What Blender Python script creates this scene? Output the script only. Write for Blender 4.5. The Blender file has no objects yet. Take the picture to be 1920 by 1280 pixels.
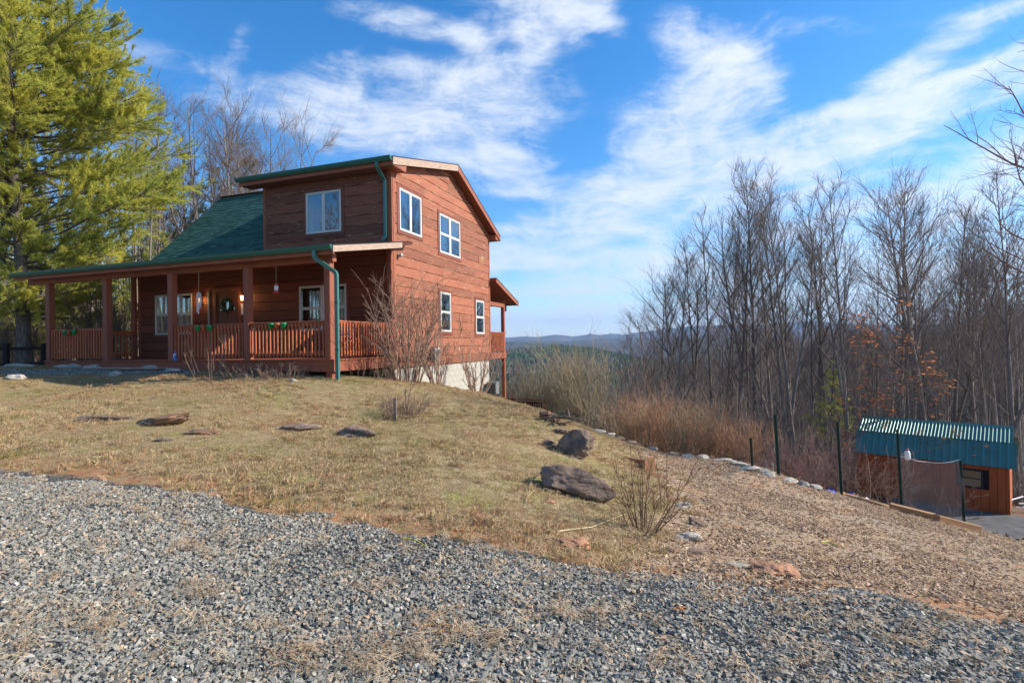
import bpy, math, random
import numpy as np
from mathutils import Vector, Matrix, noise as mnoise

random.seed(7)
RNG = np.random.default_rng(11)
scene = bpy.context.scene
COL = scene.collection
R = math.radians

# ------------------------------------------------------------------ camera
EYE = 1.5
cam_d = bpy.data.cameras.new('camera')
cam = bpy.data.objects.new('camera', cam_d)
COL.objects.link(cam)
cam_d.sensor_width = 36.0
cam_d.lens = 36.0 * 1010.0 / 1920.0
cam_d.clip_start = 0.05
cam_d.clip_end = 30000.0
PITCH = 0.306
ROLL = -0.87
CAM_R = Matrix.Rotation(R(90 + PITCH), 3, 'X') @ Matrix.Rotation(R(ROLL), 3, 'Z')
cam.matrix_world = Matrix.Translation((0, 0, EYE)) @ CAM_R.to_4x4()
scene.camera = cam
scene.render.engine = 'CYCLES'
scene.cycles.max_bounces = 6
scene.cycles.diffuse_bounces = 2
scene.cycles.glossy_bounces = 3
scene.cycles.transmission_bounces = 3
scene.cycles.transparent_max_bounces = 12
scene.cycles.volume_bounces = 0

# ------------------------------------------------------------------ light
SUN_AZ = 3.0      # degrees from +X towards +Y
SUN_EL = 31.0
sd = Vector((math.cos(R(SUN_AZ)) * math.cos(R(SUN_EL)), math.sin(R(SUN_AZ)) * math.cos(R(SUN_EL)), math.sin(R(SUN_EL))))
sun_d = bpy.data.lights.new('sun', 'SUN')
sun_d.energy = 4.7
sun_d.angle = R(0.55)
sun_d.color = (1.0, 0.93, 0.82)
sun = bpy.data.objects.new('sun', sun_d)
COL.objects.link(sun)
sun.rotation_euler = sd.to_track_quat('Z', 'Y').to_euler()
sun.location = (30, 20, 30)

scene.view_settings.view_transform = 'Standard'
scene.view_settings.look = 'None'
scene.view_settings.exposure = 0.76
scene.view_settings.gamma = 1.0
scene.view_settings.use_curve_mapping = False


# ------------------------------------------------------------------ node helper
class NT:
    def __init__(s, tree):
        s.t = tree
        s.n = tree.nodes
        s.l = tree.links

    def node(s, typ, ins=None, **kw):
        nd = s.n.new(typ)
        for k, v in kw.items():
            setattr(nd, k, v)
        if ins:
            for k, v in ins.items():
                s.set(nd.inputs[k], v)
        return nd

    def set(s, sock, v):
        if isinstance(v, bpy.types.NodeSocket):
            s.l.new(v, sock)
        elif isinstance(v, bpy.types.Node):
            s.l.new(v.outputs[0], sock)
        else:
            if sock.type == 'RGBA' and not isinstance(v, (int, float)) and len(v) == 3:
                v = (*v, 1.0)
            sock.default_value = v

    def math(s, op, a, b=0.0, c=None, clamp=False):
        nd = s.n.new('ShaderNodeMath')
        nd.operation = op
        nd.use_clamp = clamp
        s.set(nd.inputs[0], a)
        s.set(nd.inputs[1], b)
        if c is not None:
            s.set(nd.inputs[2], c)
        return nd.outputs[0]

    def vmath(s, op, a, b=None, scale=None):
        nd = s.n.new('ShaderNodeVectorMath')
        nd.operation = op
        s.set(nd.inputs[0], a)
        if b is not None:
            s.set(nd.inputs[1], b)
        if scale is not None:
            s.set(nd.inputs['Scale'], scale)
        return nd.outputs['Value'] if op in ('LENGTH', 'DOT_PRODUCT') else nd.outputs[0]

    def noise(s, vec, scale, detail=4.0, rough=0.55, dist=0.0):
        nd = s.n.new('ShaderNodeTexNoise')
        s.set(nd.inputs['Vector'], vec)
        nd.inputs['Scale'].default_value = scale
        nd.inputs['Detail'].default_value = detail
        nd.inputs['Roughness'].default_value = rough
        nd.inputs['Distortion'].default_value = dist
        return nd.outputs['Fac']

    def mapping(s, vec, loc=(0, 0, 0), rot=(0, 0, 0), scale=(1, 1, 1), typ='POINT'):
        nd = s.n.new('ShaderNodeMapping')
        nd.vector_type = typ
        s.set(nd.inputs['Vector'], vec)
        nd.inputs['Location'].default_value = loc
        nd.inputs['Rotation'].default_value = rot
        nd.inputs['Scale'].default_value = scale
        return nd.outputs[0]

    def ramp(s, fac, lo, hi, a=0.0, b=1.0, smooth=True):
        nd = s.n.new('ShaderNodeMapRange')
        nd.interpolation_type = 'SMOOTHSTEP' if smooth else 'LINEAR'
        s.set(nd.inputs[0], fac)
        nd.inputs[1].default_value = lo
        nd.inputs[2].default_value = hi
        nd.inputs[3].default_value = a
        nd.inputs[4].default_value = b
        return nd.outputs[0]

    def mix(s, fac, a, b):
        nd = s.n.new('ShaderNodeMix')
        nd.data_type = 'RGBA'
        s.set(nd.inputs[0], fac)
        s.set(nd.inputs[6], a)
        s.set(nd.inputs[7], b)
        return nd.outputs[2]

    def cramp(s, fac, stops):
        nd = s.n.new('ShaderNodeValToRGB')
        s.set(nd.inputs[0], fac)
        el = nd.color_ramp.elements
        while len(el) < len(stops):
            el.new(0.5)
        for e, (p, c) in zip(el, stops):
            e.position = p
            e.color = (*c, 1.0)
        return nd.outputs[0]


# pixel of the 1920x1280 photograph -> unit-depth direction (y = 1)
def pdir(px, py):
    v = CAM_R @ Vector(((px - 960) / 1010.0, -(py - 640) / 1010.0, -1.0))
    return v / v.y


def P(px, py, d):
    v = pdir(px, py)
    return Vector((v.x * d, d, EYE + v.z * d))


# ------------------------------------------------------------------ world
world = bpy.data.worlds.new('World')
scene.world = world
world.use_nodes = True
world.cycles.sampling_method = 'MANUAL'
world.cycles.sample_map_resolution = 256
w = NT(world.node_tree)
w.n.clear()
sky = w.node('ShaderNodeTexSky', sky_type='NISHITA', sun_disc=False)
sky.sun_elevation = R(SUN_EL)
sky.sun_rotation = R(90 - SUN_AZ)
sky.altitude = 700
sky.air_density = 1.0
sky.dust_density = 0.35
sky.ozone_density = 3.0
tc = w.node('ShaderNodeTexCoord')
dr = tc.outputs['Generated']
sep = w.node('ShaderNodeSeparateXYZ', {0: dr})
ysafe = w.math('MAXIMUM', sep.outputs[1], 0.02)
uv = w.node('ShaderNodeCombineXYZ', {0: w.math('DIVIDE', sep.outputs[0], ysafe), 1: w.math('DIVIDE', sep.outputs[2], ysafe), 2: 0.0})
# cirrus streaks: direction-space noise, stretched along the wind
warp = w.node('ShaderNodeTexNoise', {'Vector': w.mapping(dr, scale=(2.2, 2.2, 3.2)), 'Scale': 1.5, 'Detail': 3.0})
wv = w.vmath('SCALE', w.vmath('SUBTRACT', warp.outputs['Color'], (0.5, 0.5, 0.5)), scale=0.10)
drw = w.vmath('ADD', dr, wv)
st1 = w.noise(w.mapping(drw, rot=(0, R(14), 0), scale=(2.2, 2.2, 7.0)), 2.6, 7.0, 0.66, 0.2)
st2 = w.noise(w.mapping(drw, rot=(0, R(-28), R(8)), scale=(2.4, 2.4, 15.0)), 4.4, 7.0, 0.68, 0.1)
puff = w.noise(w.mapping(drw, scale=(3.2, 3.2, 4.2)), 3.4, 8.0, 0.66, 0.5)
tex = w.math('ADD', w.math('ADD', w.math('MULTIPLY', st1, 0.38), w.math('MULTIPLY', st2, 0.22)), w.math('MULTIPLY', puff, 0.40))
# main cloud bodies of this sky: (x, y, half length, half width, tilt, weight)
BLOBS = [
    (860, 205, 190, 80, 6, 1.0), (620, 190, 75, 75, 60, .95), (800, 265, 150, 42, -10, .85), (930, 140, 90, 30, 22, .8), (720, 120, 120, 26, -10, .65),
    (760, 40, 130, 26, -12, .75), (1010, 20, 120, 62, -5, 1.15), (880, 75, 40, 22, -35, .6), (1005, 75, 34, 28, -30, .5), (1140, 45, 24, 40, 60, .45),
    (440, 95, 26, 55, -30, .55), (330, 130, 190, 38, -14, .62), (500, 215, 150, 30, -16, .55), (960, 320, 85, 36, -4, .9), (985, 365, 90, 14, -4, .6),
    (1330, 95, 95, 60, -30, 1.15), (1300, 210, 130, 85, 20, 1.05), (1220, 300, 130, 60, 30, .9), (1420, 160, 60, 90, 10, .62),
    (1180, 345, 160, 40, 18, .85), (1420, 300, 260, 42, 16, 1.1), (1620, 235, 260, 42, 17, 1.3), (1860, 150, 260, 48, 19, 1.5), (1380, 370, 190, 40, 8, .7), (1640, 310, 130, 40, 14, .65),
    (1640, 165, 190, 26, 28, .8), (1800, 70, 160, 30, 30, .6), (1500, 45, 120, 26, -4, .5), (1850, 20, 140, 20, 8, .5),
    (1060, 440, 190, 42, 4, 1.1), (1000, 490, 260, 26, -2, 1.15), (1090, 535, 260, 22, 3, 1.2), (1040, 588, 330, 18, 2, 1.2), (1250, 480, 150, 30, 8, .55), (1300, 420, 90, 30, 14, .6),
    (1760, 370, 220, 48, 8, 1.2), (1900, 300, 120, 60, 10, 1.1), (1600, 430, 240, 50, 4, .8), (1800, 500, 300, 60, 4, 1.0), (1450, 540, 300, 50, 2, .8), (1260, 600, 300, 16, 1, .6),
]
acc = None
for (cx, cy, rx, ry, ang, wt) in BLOBS:
    wt *= 1.35 if cx < 1050 and cy < 400 else (1.12 if cy > 400 else 1.0)
    v = pdir(cx, cy)
    m = w.mapping(uv, loc=(v.x, v.z, 0), rot=(0, 0, R(ang + 0.9)), scale=(rx / 1010.0, ry / 1010.0, 1), typ='TEXTURE')
    g = w.math('MULTIPLY', w.ramp(w.vmath('LENGTH', m), 0.0, 1.75, 1.0, 0.0), wt)
    acc = g if acc is None else w.math('ADD', acc, g)
acc = w.math('MINIMUM', acc, 1.2)
front = w.ramp(sep.outputs[1], 0.05, 0.25)
wide = w.ramp(w.noise(w.mapping(dr, scale=(1.2, 1.2, 3.0)), 1.6, 3.0), 0.42, 0.68, 0.0, 0.9)
inview = w.math('MULTIPLY', front, w.ramp(w.math('ABSOLUTE', w.node('ShaderNodeSeparateXYZ', {0: uv}).outputs[0]), 0.95, 1.5, 1.0, 0.0))
inview = w.math('MULTIPLY', inview, w.ramp(w.node('ShaderNodeSeparateXYZ', {0: uv}).outputs[1], 0.62, 1.0, 1.0, 0.0))
cover = w.math('ADD', w.math('MULTIPLY', acc, inview), w.math('MULTIPLY', wide, w.math('SUBTRACT', 1.0, inview)))
dens = w.math('ADD', w.math('MULTIPLY', cover, 0.60), w.math('MULTIPLY', w.math('SUBTRACT', tex, 0.485), 3.7))
dens = w.ramp(dens, 0.04, 1.25)
dens = w.math('MULTIPLY', dens, w.ramp(cover, 0.02, 0.45))
# thin straight vapour trail
va, vb = pdir(1140, 440), pdir(1780, 292)
tang = math.atan2(vb.z - va.z, vb.x - va.x)
tm = w.mapping(uv, loc=((va.x + vb.x) / 2, (va.z + vb.z) / 2, 0), rot=(0, 0, tang), scale=(0.33, 0.0028, 1), typ='TEXTURE')
trail = w.math('MULTIPLY', w.ramp(w.vmath('LENGTH', tm), 0.2, 1.4, 0.7, 0.0), inview)
dens = w.math('MAXIMUM', dens, w.math('MULTIPLY', trail, w.ramp(st1, 0.35, 0.6, 0.5, 1.0)))
low = w.ramp(sep.outputs[2], 0.0, 0.16, 0.5, 0.0)
veil = w.math('MULTIPLY', w.ramp(tex, 0.35, 0.7), low)
dens = w.math('MAXIMUM', dens, veil)
dens = w.math('MULTIPLY', dens, w.ramp(sep.outputs[2], -0.01, 0.02))
sunw = w.math('MAXIMUM', w.vmath('DOT_PRODUCT', dr, tuple(sd)), 0.0)
ccol = w.mix(w.math('POWER', sunw, 3.0), (3.75, 4.0, 4.35), (4.8, 4.8, 4.9))
hs = w.node('ShaderNodeHueSaturation', {'Hue': 0.5, 'Saturation': 1.36, 'Value': 0.92, 'Color': sky})
gm = w.node('ShaderNodeGamma', {0: hs, 1: 1.0})
bgcol = w.mix(w.math('MULTIPLY', dens, 0.92), gm, ccol)
bg = w.node('ShaderNodeBackground', {0: bgcol, 1: 0.15})
w.node('ShaderNodeOutputWorld', {0: bg})

# ------------------------------------------------------------------ materials
MAT = {}


def new_mat(name):
    m = bpy.data.materials.new(name)
    m.use_nodes = True
    nt = NT(m.node_tree)
    nt.n.clear()
    MAT[name] = m
    return m, nt


def finish(nt, color, rough=0.8, bump=None, bstr=0.3, bdist=0.02, metal=0.0, spec=0.3, sub=None):
    b = nt.node('ShaderNodeBsdfPrincipled', {'Base Color': color, 'Roughness': rough, 'Metallic': metal, 'Specular IOR Level': spec})
    if bump is not None:
        bn = nt.node('ShaderNodeBump', {'Height': bump, 'Strength': bstr, 'Distance': bdist})
        nt.l.new(bn.outputs[0], b.inputs['Normal'])
    nt.node('ShaderNodeOutputMaterial', {0: b})
    return b


def simple(name, col, rough=0.7, var=0.25, scale=6.0, metal=0.0, spec=0.3, bump=0.2, stretch=(1, 1, 1), rand=0.1):
    m, nt = new_mat(name)
    co = nt.node('ShaderNodeTexCoord').outputs['Object']
    mp = nt.mapping(co, scale=stretch)
    n1 = nt.noise(mp, scale, 6.0, 0.6)
    info = nt.node('ShaderNodeObjectInfo')
    k = nt.math('MULTIPLY_ADD', nt.math('SUBTRACT', n1, 0.5), var * 2.4, nt.math('MULTIPLY_ADD', info.outputs['Random'], rand * 2, 1.0 - rand))
    c = nt.vmath('SCALE', col, scale=k)
    finish(nt, c, rough, n1, bump, 0.02, metal, spec)
    return m


def siding(name, axis, base, dark, wear_amt, pale=(0.50, 0.36, 0.23), pitch=0.29, z0=0.88):
    """stained horizontal boards: grain along `axis`, worn pale near the joints, knots and pale scars"""
    m, nt = new_mat(name)
    co = nt.node('ShaderNodeTexCoord').outputs['Object']
    info = nt.node('ShaderNodeObjectInfo')
    sc = (0.35, 3, 7) if axis == 'x' else (3, 0.35, 7)
    off = nt.node('ShaderNodeCombineXYZ', {0: nt.math('MULTIPLY', info.outputs['Random'], 37.0), 1: nt.math('MULTIPLY', info.outputs['Random'], 53.0), 2: 0.0})
    cr = nt.vmath('ADD', co, off)
    grain = nt.noise(nt.mapping(cr, scale=sc), 5.0, 8.0, 0.65, 0.8)
    blotch = nt.noise(cr, 1.4, 4.0, 0.6)
    sep = nt.node('ShaderNodeSeparateXYZ', {0: co})
    fr = nt.math('FRACT', nt.math('DIVIDE', nt.math('SUBTRACT', sep.outputs[2], z0), pitch))
    edge = nt.ramp(fr, 0.02, 0.10, 1.0, 0.04)
    edge = nt.math('MAXIMUM', edge, nt.math('MULTIPLY', nt.ramp(fr, 0.95, 1.0), 0.5))
    sc2 = (0.9, 3, 6) if axis == 'x' else (3, 0.9, 6)
    wn = nt.noise(nt.mapping(cr, scale=sc2), 2.2, 6.0, 0.62, 0.5)
    wear = nt.math('MULTIPLY', nt.ramp(wn, 0.44, 0.60), edge)
    sc3 = (2.0, 3, 5) if axis == 'x' else (3, 2.0, 5)
    kn = nt.noise(nt.mapping(cr, scale=sc3), 2.6, 4.0, 0.55, 1.2)
    scar = nt.math('MULTIPLY', nt.ramp(kn, 0.665, 0.70), 0.8)
    fine = nt.ramp(nt.noise(nt.mapping(cr, scale=sc), 16.0, 3.0, 0.7), 0.62, 0.75, 0.0, 0.3)
    wr = nt.math('MINIMUM', nt.math('MULTIPLY', nt.math('ADD', nt.math('ADD', wear, scar), fine), wear_amt), 0.95)
    c = nt.mix(nt.ramp(grain, 0.3, 0.72), base, dark)
    c = nt.mix(nt.ramp(blotch, 0.35, 0.75, 0.0, 0.5), c, dark)
    c = nt.vmath('SCALE', c, scale=nt.math('MULTIPLY_ADD', info.outputs['Random'], 0.5, 0.72))
    c = nt.mix(wr, c, pale)
    finish(nt, c, 0.72, grain, 0.45, 0.012, 0.0, 0.35)
    return m


def emit_mat(name, col, strength):
    m, nt = new_mat(name)
    e = nt.node('ShaderNodeEmission', {0: col, 1: strength})
    nt.node('ShaderNodeOutputMaterial', {0: e})
    return m


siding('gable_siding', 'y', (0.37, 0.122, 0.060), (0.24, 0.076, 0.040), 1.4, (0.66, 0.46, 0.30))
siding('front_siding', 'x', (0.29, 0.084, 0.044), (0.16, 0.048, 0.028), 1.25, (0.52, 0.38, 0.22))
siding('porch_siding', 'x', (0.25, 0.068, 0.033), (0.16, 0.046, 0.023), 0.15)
simple('trim_brown', (0.20, 0.058, 0.032), 0.6, 0.25, 4.0, stretch=(1, 1, 4))
simple('fascia_brown', (0.30, 0.095, 0.048), 0.6, 0.3, 3.0)
simple('post_stain', (0.27, 0.082, 0.045), 0.55, 0.25, 5.0, stretch=(3, 3, .5))
simple('rail_stain', (0.42, 0.120, 0.050), 0.55, 0.25, 5.0, stretch=(3, 3, .5), rand=0.16)
simple('deck_stain', (0.30, 0.088, 0.045), 0.65, 0.3, 4.0, rand=0.15)
simple('weathered_board', (0.42, 0.30, 0.23), 0.85, 0.5, 5.0, stretch=(1, 1, 5), bump=0.5)
simple('soffit_brown', (0.24, 0.080, 0.045), 0.75, 0.25, 3.0)
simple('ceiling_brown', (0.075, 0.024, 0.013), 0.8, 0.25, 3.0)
simple('green_metal', (0.022, 0.125, 0.095), 0.32, 0.12, 2.0, spec=0.5, bump=0.03)
simple('green_downspout', (0.050, 0.165, 0.145), 0.3, 0.10, 2.0, spec=0.6, bump=0.03)
simple('white_frame', (0.62, 0.60, 0.56), 0.45, 0.06, 3.0, bump=0.02)
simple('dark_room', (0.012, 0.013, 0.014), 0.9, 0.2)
simple('curtain_cloth', (0.30, 0.32, 0.32), 0.9, 0.25, 3.0, stretch=(9, 9, .3))
simple('dark_drape', (0.045, 0.055, 0.035), 0.9, 0.3, 3.0, stretch=(9, 9, .3))
simple('black_metal', (0.02, 0.02, 0.022), 0.45, 0.1)
simple('dull_metal', (0.16, 0.165, 0.16), 0.5, 0.2)
simple('grey_metal', (0.36, 0.37, 0.36), 0.4, 0.15, spec=0.5)
simple('door_wood', (0.13, 0.045, 0.026), 0.45, 0.2, 3.0, stretch=(4, 4, .6))
simple('green_plastic', (0.025, 0.34, 0.12), 0.4, 0.05)
simple('terracotta', (0.46, 0.14, 0.06), 0.8, 0.15)
simple('white_plastic', (0.75, 0.74, 0.72), 0.4, 0.05)
simple('red_plastic', (0.55, 0.03, 0.04), 0.35, 0.05)
simple('blue_paint', (0.10, 0.20, 0.45), 0.5, 0.1)
simple('blue_tarp', (0.01, 0.04, 0.45), 0.4, 0.2)
simple('wreath_leaf', (0.03, 0.055, 0.02), 0.8, 0.3)
simple('black_rail', (0.025, 0.022, 0.018), 0.8, 0.3)
simple('dark_post', (0.010, 0.040, 0.030), 0.5, 0.2)
simple('timber_tan', (0.36, 0.20, 0.095), 0.85, 0.35, 5.0, stretch=(.6, 3, 3), bump=0.5)
simple('shed_board', (0.36, 0.085, 0.022), 0.75, 0.3, 4.0, stretch=(4, 4, .4), rand=0.12)
simple('rope_yellow', (0.45, 0.50, 0.02), 0.6, 0.1)
simple('stick_pale', (0.46, 0.37, 0.22), 0.85, 0.3)
simple('oak_leaf', (0.40, 0.15, 0.05), 0.8, 0.2)
simple('pad_grey', (0.10, 0.095, 0.09), 0.9, 0.8, 2.5)
simple('clay', (0.36, 0.185, 0.105), 0.98, 0.7, 14.0, bump=1.0)
simple('timber_brown', (0.25, 0.12, 0.055), 0.85, 0.35, 5.0, stretch=(.6, 3, 3), bump=0.5)
simple('stone_white', (0.40, 0.355, 0.29), 0.95, 0.6, 9.0, bump=1.0)
simple('litter_tan', (0.26, 0.18, 0.11), 0.9, 0.3, 9.0)
emit_mat('lamp_glow', (1.0, 0.55, 0.16), 9.0)

m, nt = new_mat('foundation')
co = nt.node('ShaderNodeTexCoord').outputs['Object']
n1 = nt.noise(nt.mapping(co, scale=(1, 1, .25)), 3.0, 7.0, 0.65)
n2 = nt.noise(co, 1.1, 5.0)
c = nt.mix(nt.ramp(n1, 0.42, 0.72), (0.43, 0.40, 0.35), (0.22, 0.20, 0.17))
c = nt.mix(nt.ramp(n2, 0.5, 0.75, 0, .5), c, (0.45, 0.38, 0.28))
finish(nt, c, 0.9, n1, 0.3, 0.02)

# window glass: clear, strongly reflecting at the angles seen here
m, nt = new_mat('glass')
gg = nt.node('ShaderNodeNewGeometry')
ca = nt.math('ABSOLUTE', nt.vmath('DOT_PRODUCT', gg.outputs['Incoming'], gg.outputs['Normal']))
k = nt.math('MULTIPLY_ADD', nt.math('POWER', nt.math('SUBTRACT', 1.0, ca), 3.0), 0.85, 0.13, clamp=True)
gl = nt.node('ShaderNodeBsdfGlossy', {'Color': (0.85, 0.92, 1.0, 1), 'Roughness': 0.02})
tr = nt.node('ShaderNodeBsdfTransparent', {'Color': (0.55, 0.6, 0.6, 1)})
mx = nt.node('ShaderNodeMixShader', {0: k, 1: tr, 2: gl})
nt.node('ShaderNodeOutputMaterial', {0: mx})
m, nt = new_mat('netting')
gl = nt.node('ShaderNodeBsdfDiffuse', {'Color': (0.26, 0.24, 0.22, 1)})
tr = nt.node('ShaderNodeBsdfTransparent')
mx = nt.node('ShaderNodeMixShader', {0: 0.38, 1: tr, 2: gl})
nt.node('ShaderNodeOutputMaterial', {0: mx})

# roof shingles
m, nt = new_mat('shingle_green')
co = nt.node('ShaderNodeTexCoord').outputs['Object']
att = nt.node('ShaderNodeAttribute', attribute_name='tint')
n1 = nt.noise(co, 60.0, 3.0, 0.7)
c = nt.mix(att.outputs['Fac'], (0.020, 0.085, 0.070), (0.060, 0.165, 0.140))
c = nt.mix(nt.ramp(n1, 0.3, 0.8, 0, .5), c, (0.02, 0.07, 0.06))
finish(nt, c, 0.85, n1, 0.3, 0.01)

# bark
def bark(name, a, b, stretch=(4, 4, .8)):
    m, nt = new_mat(name)
    co = nt.node('ShaderNodeTexCoord').outputs['Object']
    info = nt.node('ShaderNodeObjectInfo')
    n1 = nt.noise(nt.mapping(co, scale=stretch), 5.0, 6.0, 0.65)
    c = nt.mix(nt.ramp(n1, 0.3, 0.7), a, b)
    c = nt.vmath('SCALE', c, scale=nt.math('MULTIPLY_ADD', info.outputs['Random'], 0.5, 0.75))
    finish(nt, c, 0.95, n1, 0.7, 0.03, spec=0.1)
    return m


bark('bark_grey', (0.32, 0.26, 0.215), (0.145, 0.115, 0.096))
bark('bark_pine', (0.22, 0.17, 0.14), (0.09, 0.07, 0.058))
bark('bark_pale', (0.42, 0.36, 0.29), (0.22, 0.17, 0.13))
bark('bark_dark', (0.19, 0.155, 0.135), (0.08, 0.064, 0.056))
bark('twig_grey', (0.25, 0.20, 0.17), (0.155, 0.12, 0.10))
bark('twig_brown', (0.24, 0.145, 0.095), (0.13, 0.08, 0.055), (1, 1, 1))
bark('twig_red', (0.50, 0.29, 0.17), (0.33, 0.18, 0.105), (1, 1, 1))
bark('twig_purple', (0.32, 0.20, 0.17), (0.20, 0.12, 0.105), (1, 1, 1))
bark('twig_olive', (0.42, 0.34, 0.215), (0.26, 0.205, 0.13), (1, 1, 1))
bark('twig_tan', (0.33, 0.225, 0.165), (0.19, 0.125, 0.095), (1, 1, 1))


def leafmat(name, a, b, scale=1.2, trans=0.45):
    m, nt = new_mat(name)
    geo = nt.node('ShaderNodeNewGeometry')
    n1 = nt.noise(geo.outputs['Position'], scale, 4.0, 0.6)
    n2 = nt.noise(geo.outputs['Position'], 14.0, 2.0)
    c = nt.mix(nt.ramp(n1, 0.33, 0.67), a, b)
    c = nt.vmath('SCALE', c, scale=nt.math('MULTIPLY_ADD', n2, 0.9, 0.55))
    d = nt.node('ShaderNodeBsdfDiffuse', {'Color': c, 'Roughness': 0.8})
    t = nt.node('ShaderNodeBsdfTranslucent', {'Color': c})
    mx = nt.node('ShaderNodeMixShader', {0: trans, 1: d, 2: t})
    nt.node('ShaderNodeOutputMaterial', {0: mx})
    return m


leafmat('needles', (0.40, 0.43, 0.09), (0.78, 0.72, 0.15), 0.8, 0.5)
leafmat('needles_dark', (0.08, 0.12, 0.05), (0.18, 0.21, 0.08))
leafmat('leaf_orange', (0.60, 0.19, 0.06), (0.66, 0.30, 0.13), 3.0)
leafmat('leaf_brown', (0.30, 0.16, 0.09), (0.40, 0.26, 0.14), 3.0)
leafmat('dry_blade', (0.30, 0.24, 0.13), (0.42, 0.34, 0.2), 2.0, 0.3)


def inst_mat(name, stops, rough=0.9, bump_scale=30.0, trans=0.0):
    """material for scattered pieces: each instance picks its own colour"""
    m, nt = new_mat(name)
    att = nt.node('ShaderNodeAttribute', attribute_name='tint', attribute_type='INSTANCER')
    co = nt.node('ShaderNodeTexCoord').outputs['Object']
    n1 = nt.noise(co, bump_scale, 3.0)
    c = nt.cramp(att.outputs['Fac'], stops)
    c = nt.vmath('SCALE', c, scale=nt.math('MULTIPLY_ADD', n1, 0.6, 0.7))
    if trans > 0:
        d = nt.node('ShaderNodeBsdfDiffuse', {'Color': c})
        t = nt.node('ShaderNodeBsdfTranslucent', {'Color': c})
        mx = nt.node('ShaderNodeMixShader', {0: trans, 1: d, 2: t})
        nt.node('ShaderNodeOutputMaterial', {0: mx})
    else:
        finish(nt, c, rough, spec=0.25)
    return m


inst_mat('gravel_stone', [(0.0, (0.105, 0.10, 0.083)), (0.3, (0.215, 0.205, 0.17)), (0.62, (0.325, 0.302, 0.248)), (0.82, (0.37, 0.335, 0.275)), (0.93, (0.42, 0.29, 0.185)), (1.0, (0.58, 0.53, 0.45))])
inst_mat('wood_chip', [(0.0, (0.16, 0.09, 0.05)), (0.35, (0.32, 0.20, 0.115)), (0.7, (0.48, 0.325, 0.20)), (1.0, (0.68, 0.52, 0.36))])
inst_mat('lawn_blade', [(0.0, (0.11, 0.13, 0.03)), (0.25, (0.22, 0.215, 0.06)), (0.5, (0.40, 0.30, 0.145)), (0.8, (0.54, 0.40, 0.23)), (1.0, (0.44, 0.26, 0.14))], trans=0.25)
inst_mat('straw', [(0.0, (0.40, 0.24, 0.12)), (1.0, (0.66, 0.50, 0.32))], trans=0.2)
inst_mat('forest_leaf', [(0.0, (0.14, 0.085, 0.05)), (0.6, (0.26, 0.16, 0.10)), (1.0, (0.36, 0.24, 0.16))], trans=0.2)
inst_mat('far_conifer', [(0.0, (0.03, 0.062, 0.022)), (0.45, (0.075, 0.12, 0.038)), (0.7, (0.12, 0.11, 0.055)), (1.0, (0.17, 0.13, 0.09))])

# boulders
m, nt = new_mat('boulder_stone')
co = nt.node('ShaderNodeTexCoord').outputs['Object']
n1 = nt.noise(co, 3.5, 8.0, 0.68)
n2 = nt.noise(co, 11.0, 5.0, 0.6)
c = nt.mix(nt.ramp(n1, 0.35, 0.65), (0.28, 0.195, 0.145), (0.13, 0.09, 0.068))
c = nt.mix(nt.ramp(n2, 0.6, 0.75, 0, .55), c, (0.30, 0.27, 0.23))
finish(nt, c, 0.92, n1, 1.0, 0.05)
m, nt = new_mat('boulder_rust')
co = nt.node('ShaderNodeTexCoord').outputs['Object']
n1 = nt.noise(co, 3.0, 8.0, 0.68)
c = nt.mix(nt.ramp(n1, 0.40, 0.62), (0.19, 0.135, 0.10), (0.29, 0.15, 0.085))
finish(nt, c, 0.92, n1, 0.8, 0.05)


# ------------------------------------------------------------------ mesh helpers
def link(o, parent=None):
    COL.objects.link(o)
    if parent is not None:
        o.parent = parent
    return o


def mesh_from(name, verts, faces, mat=None, smooth=False):
    me = bpy.data.meshes.new(name)
    if isinstance(faces, np.ndarray):
        nf, k = faces.shape
        me.vertices.add(len(verts))
        me.vertices.foreach_set('co', np.asarray(verts, dtype=np.float32).ravel())
        me.loops.add(nf * k)
        me.loops.foreach_set('vertex_index', faces.astype(np.int32).ravel())
        me.polygons.add(nf)
        me.polygons.foreach_set('loop_start', np.arange(0, nf * k, k, dtype=np.int32))
        me.update(calc_edges=True)
    else:
        me.from_pydata([tuple(v) for v in verts], [], faces)
        me.update()
    if smooth:
        me.polygons.foreach_set('use_smooth', [True] * len(me.polygons))
    if mat is not None:
        for mm in (mat if isinstance(mat, (list, tuple)) else [mat]):
            me.materials.append(MAT[mm] if isinstance(mm, str) else mm)
    return me


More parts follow.
